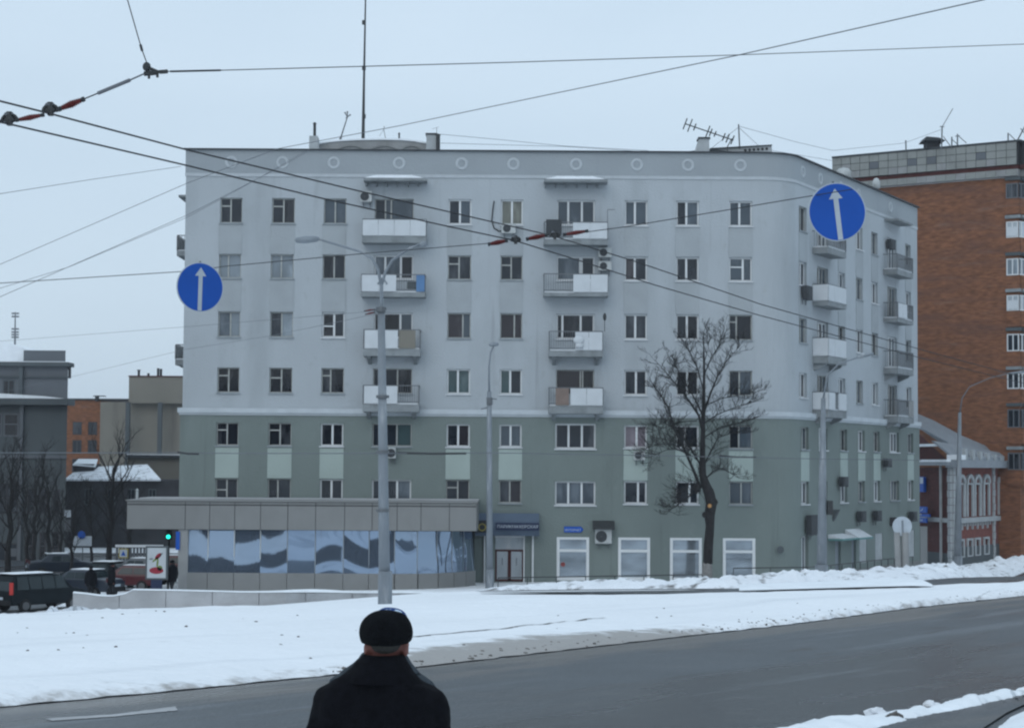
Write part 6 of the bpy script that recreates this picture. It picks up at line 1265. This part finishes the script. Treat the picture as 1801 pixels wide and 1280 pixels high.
def person(loc, yaw, label, coat, hatm, H=1.80, hat='round', hs=1.0, stride=0.0, detail=True, arms=(0, 0), skinm='skin', wide=1.0, collar=True, hx=0.0):
    t = thing('person', (0, 0, 0), label, 'person'); k = H / 1.8; vs = .012 if detail else .03
    m = MB()
    hips = Vector((0, 0, .93)); cap(m, (-.09, 0, .93), (.09, 0, .93), .13, .13); cap(m, (0, 0, .95), (0, -.01, 1.22), .14, .15); cap(m, (-.1, -.01, 1.33), (.1, -.01, 1.33), .12, .12)
    cap(m, (0, 0, 1.42), (hx, .01, 1.62), .064, .06); m.ball((hx, .02, 1.705), .078, .098, .122, 20, 14); m.ball((hx, .045, 1.645), .058, .065, .06, 14, 10)
    m.ball((hx, .118, 1.69), .014, .02, .022, 8, 6)
    for sd in (-1, 1):
        m.ball((hx + sd * .090, .0, 1.648), .017, .026, .04, 10, 8); m.ball((hx + sd * .03, .1, 1.715), .016, .012, .012, 8, 6)
        sh_ = Vector((sd * .19, -.01, 1.40)); el = Vector((sd * .27, -.03 + arms[0 if sd < 0 else 1] * .1, 1.12)); wr = Vector((sd * .265, .05 + arms[0 if sd < 0 else 1] * .25, .86))
        cap(m, sh_, el, .06, .045); cap(m, el, wr, .043, .028); hand(m, wr, sd)
        f = stride * sd; kn = Vector((sd * .1, f * .5 + .02, .5)); an = Vector((sd * .1, f, .09)); cap(m, (sd * .09, 0, .9), kn, .09, .06); cap(m, kn, an, .058, .04); cap(m, an + Vector((0, -.03, -.04)), an + Vector((0, .13, -.05)), .035, .03)
    m.ball((hx, .125, 1.657), .024, .008, .006, 8, 5)
    fuse(m.build('body', skinm, t), vs)
    # hair at the nape
    m = MB(); m.ball((hx, -.008, 1.703), .080, .094, .085, 20, 12); m.v = [v for v in m.v]; fuse(m.build('hair', 'hair', t), .012 if detail else .03)
    # coat: body, skirt, sleeves and collar as one cloth shell
    m = MB(); w = wide
    prof = [(.70, .235, .175), (.95, .245, .18), (1.15, .25, .18), (1.32, .268 * w, .178), (1.42, .272 * w, .165), (1.475, .245 * w, .14), (1.515, .19, .12), (1.56, .135, .108), (1.60, .105, .095)]
    V = []; n = 36
    for z, rx, ry in prof:
        for j in range(n):
            a = 2 * math.pi * j / n; e = .75; cx_, sy_ = math.cos(a), math.sin(a)
            V.append((rx * math.copysign(abs(cx_) ** e, cx_), ry * math.copysign(abs(sy_) ** e, sy_) - .01, z))
    m.add(V, [(i * n + j, i * n + (j + 1) % n, (i + 1) * n + (j + 1) % n, (i + 1) * n + j) for i in range(len(prof) - 1) for j in range(n)] + [tuple(range(n))[::-1], tuple(range((len(prof) - 1) * n, len(prof) * n))])
    for sd in (-1, 1):
        ar = arms[0 if sd < 0 else 1]; sh_ = Vector((sd * .218 * w, -.01, 1.395)); el = Vector((sd * .275 * w, -.03 + ar * .1, 1.12)); wr = Vector((sd * .27 * w, .045 + ar * .25, .885)); cap(m, sh_, el, .088, .076); cap(m, el, wr, .074, .058)
    co = fuse(m.build('coat', coat, t), .014 if detail else .03)
    if detail:
        tx = bpy.data.textures.new('cloth_folds', 'CLOUDS'); tx.noise_scale = .16; dm = co.modifiers.new('folds', 'DISPLACE'); dm.texture = tx; dm.strength = .035; dm.mid_level = .5
    if collar:
        m = MB(); V = []; n = 32
        for (z, rx, ry, dy) in ((1.50, .19, .135, -.02), (1.55, .145, .125, -.02), (1.60, .112, .108, -.015), (1.625, .098, .098, -.012), (1.628, .084, .085, -.008), (1.57, .08, .08, -.006)):
            for j in range(n): a = 2 * math.pi * j / n; V.append((hx * .6 + rx * math.cos(a), ry * math.sin(a) + dy, z - .035 * max(0, math.sin(a))))
        m.add(V, [(i * n + j, i * n + (j + 1) % n, (i + 1) * n + (j + 1) % n, (i + 1) * n + j) for i in range(5) for j in range(n)]); m.build('collar', coat, t, smooth=True)
    m = MB()
    for sd in (-1, 1):
        f = stride * sd; kn = Vector((sd * .1, f * .5 + .02, .5)); an = Vector((sd * .1, f, .13)); cap(m, (sd * .09, 0, .88), kn, .11, .08); cap(m, kn, an, .078, .068)
    fuse(m.build('trousers', 'trousers', t), .018 if detail else .035)
    for sd in (-1, 1):
        f = stride * sd; m = MB(); cap(m, (sd * .1, f - .04, .06), (sd * .1, f + .15, .045), .052, .04); m.box(sd * .1 - .045, sd * .1 + .045, f - .08, f + .19, 0, .03); fuse(m.build('shoe', 'shoe', t), .02)
    m = MB(); N = 40
    if hat == 'round': pr = [(.080, 1.687), (.104, 1.672), (.117, 1.684), (.125, 1.710), (.1245, 1.738), (.114, 1.770), (.096, 1.796), (.072, 1.817), (.042, 1.829), (.01, 1.833)]
    else: pr = [(.088, 1.70), (.096, 1.705), (.1, 1.735), (.096, 1.78), (.078, 1.82), (.045, 1.845), (.012, 1.852)]
    m.lathe((hx, -.002, 0), [(r * hs, z) for r, z in pr], N, sx=1.0, sy=1.08)
    m.v = [tuple(Vector(v) + Vector((noise.noise(Vector(v) * 14), noise.noise(Vector(v) * 14 + Vector((5, 5, 5))), noise.noise(Vector(v) * 11 + Vector((9, 0, 0))))) * .009) for v in m.v]
    h = m.build('hat', hatm, t, smooth=True)
    if detail: q = h.modifiers.new('soft', 'SUBSURF'); q.levels = q.render_levels = 1
    t.location = loc; t.rotation_euler = (0, 0, yaw); t.scale = (k,) * 3; return t
def hgt(px, py, Y, top=1.833): q = W(px, py, Y); return (q.z - gz(q.x, Y)) / top * 1.8
person(Vector((W(669, 1100, 9).x, 9.0, gz(W(669, 1100, 9).x, 9))), math.radians(-4), 'person seen from behind in a black coat and round black hat, nearest to us', 'coat', 'knit', H=hgt(680, 1071, 9), wide=1.07, hx=.028)
person(Vector((W(672, 1100, 10.2).x, 10.2, gz(W(672, 1100, 10.2).x, 10.2))), math.radians(-8), 'person in a grey jacket and blue-white beanie hidden behind the black-hatted walker', 'jacket', 'bluehat', H=hgt(686, 1066, 10.2, 1.852), hat='beanie', wide=1.0, hs=1.04, hx=.045)
person(onground(197, 97), math.radians(-70), 'person in dark clothes standing by the cars left of the poster', 'coat', 'coat', H=1.85, stride=.15, detail=False)
person(onground(303, 99), math.radians(40), 'person in black walking past the left pillar of the shop extension', 'coat', 'coat', H=1.78, stride=.25, detail=False)
person(onground(160, 97.5), math.radians(20), 'person in dark clothes between the two dark cars', 'coat', 'coat', H=1.68, stride=.1, detail=False)
# loose lumps of old snow and ice scattered on the median and at the foot of the banks
lumps = MB(); rl = random.Random(11)
def lump(x, y, z, s):
    k = len(lumps.v); lumps.ball((0, 0, 0), s * rl.uniform(1, 1.8), s * rl.uniform(.8, 1.3), s * rl.uniform(.5, .8), 6, 4)
    a = rl.uniform(0, 6); off = Vector((rl.random() * 50, 0, 0))
    for i in range(k, len(lumps.v)):
        v = Vector(lumps.v[i]); v = v * (1 + .5 * noise.noise(v / s * .8 + off)); lumps.v[i] = (x + v.x * math.cos(a) - v.y * math.sin(a), y + v.x * math.sin(a) + v.y * math.cos(a), z + v.z)
for i in range(230):                         # crumbs thrown up along the kerb
    j = rl.randrange(40, 130) if i < 170 else rl.randrange(130, 250); d = abs(rl.gauss(0, .22)) + .03; p = e1j[j].lerp(e1j[min(259, j + 1)], rl.random()) - rn * d
    lump(p.x, p.y, gz(p.x, p.y) + medz(p) - .005, rl.uniform(.01, .03))
for i in range(45):                         # footprints and clods further in
    p = G(rl.uniform(0, 1500), rl.uniform(1070, 1180)); lump(p.x, p.y, gz(p.x, p.y) + medz(p), rl.uniform(.012, .035)) if p.y > 12 and onmed(p)[1] > .02 else None
o = lumps.build('snow_lumps', 'slush'); o['kind'] = 'stuff'
# ================================================================ unseen building and trees, added for the mirror glass and panes to reflect
rb = thing('opposite_building', (-10, -60, 6), 'long dull building on the near side of the street behind the viewpoint', 'building')
m = MB(); m.box(-60, -3, -62, -50, 2, 17); m.build('wall', 'fardark', rb); m = MB(); m.box(26, 60, -72, -60, 2, 17); m.build('wing', 'farwall2', rb)
for i in range(10):
    for j in range(4): m = MB(); m.box(-57 + i * 4.4, -55 + i * 4.4, -49.99, -49.9, 5 + j * 3.6, 7 + j * 3.6); m.build('window', 'gn', rb)
for i, (x, y, l) in enumerate(((-12, -22, 'left'), (-3, -30, 'middle'), (9, -26, 'right'), (-24, -18, 'far left'))):
    o = copy_tree(protos[i % 2]); o.location = (x, y, gz(x, y)); o.rotation_euler = (0, 0, i * 2.2); o.scale = (1.1,) * 3; o['label'] = 'bare tree behind the viewpoint, the ' + l + ' one'; o['group'] = 'trees behind the viewpoint'
# ================================================================ thin winter haze
HAZE = .00025
if HAZE:
    hz = MB(); hz.box(-1100, 1100, -90, 1450, -12, 40); h = hz.build('haze', 'snow'); h.data.materials.clear()
    hm = bpy.data.materials.new('haze_air'); hm.use_nodes = True; n = hm.node_tree; n.nodes.clear(); o = n.nodes.new('ShaderNodeOutputMaterial'); v = n.nodes.new('ShaderNodeVolumePrincipled')
    v.inputs['Density'].default_value = HAZE; v.inputs['Color'].default_value = (.86, .92, 1, 1); n.links.new(v.outputs[0], o.inputs['Volume']); h.data.materials.append(hm); h['kind'] = 'stuff'
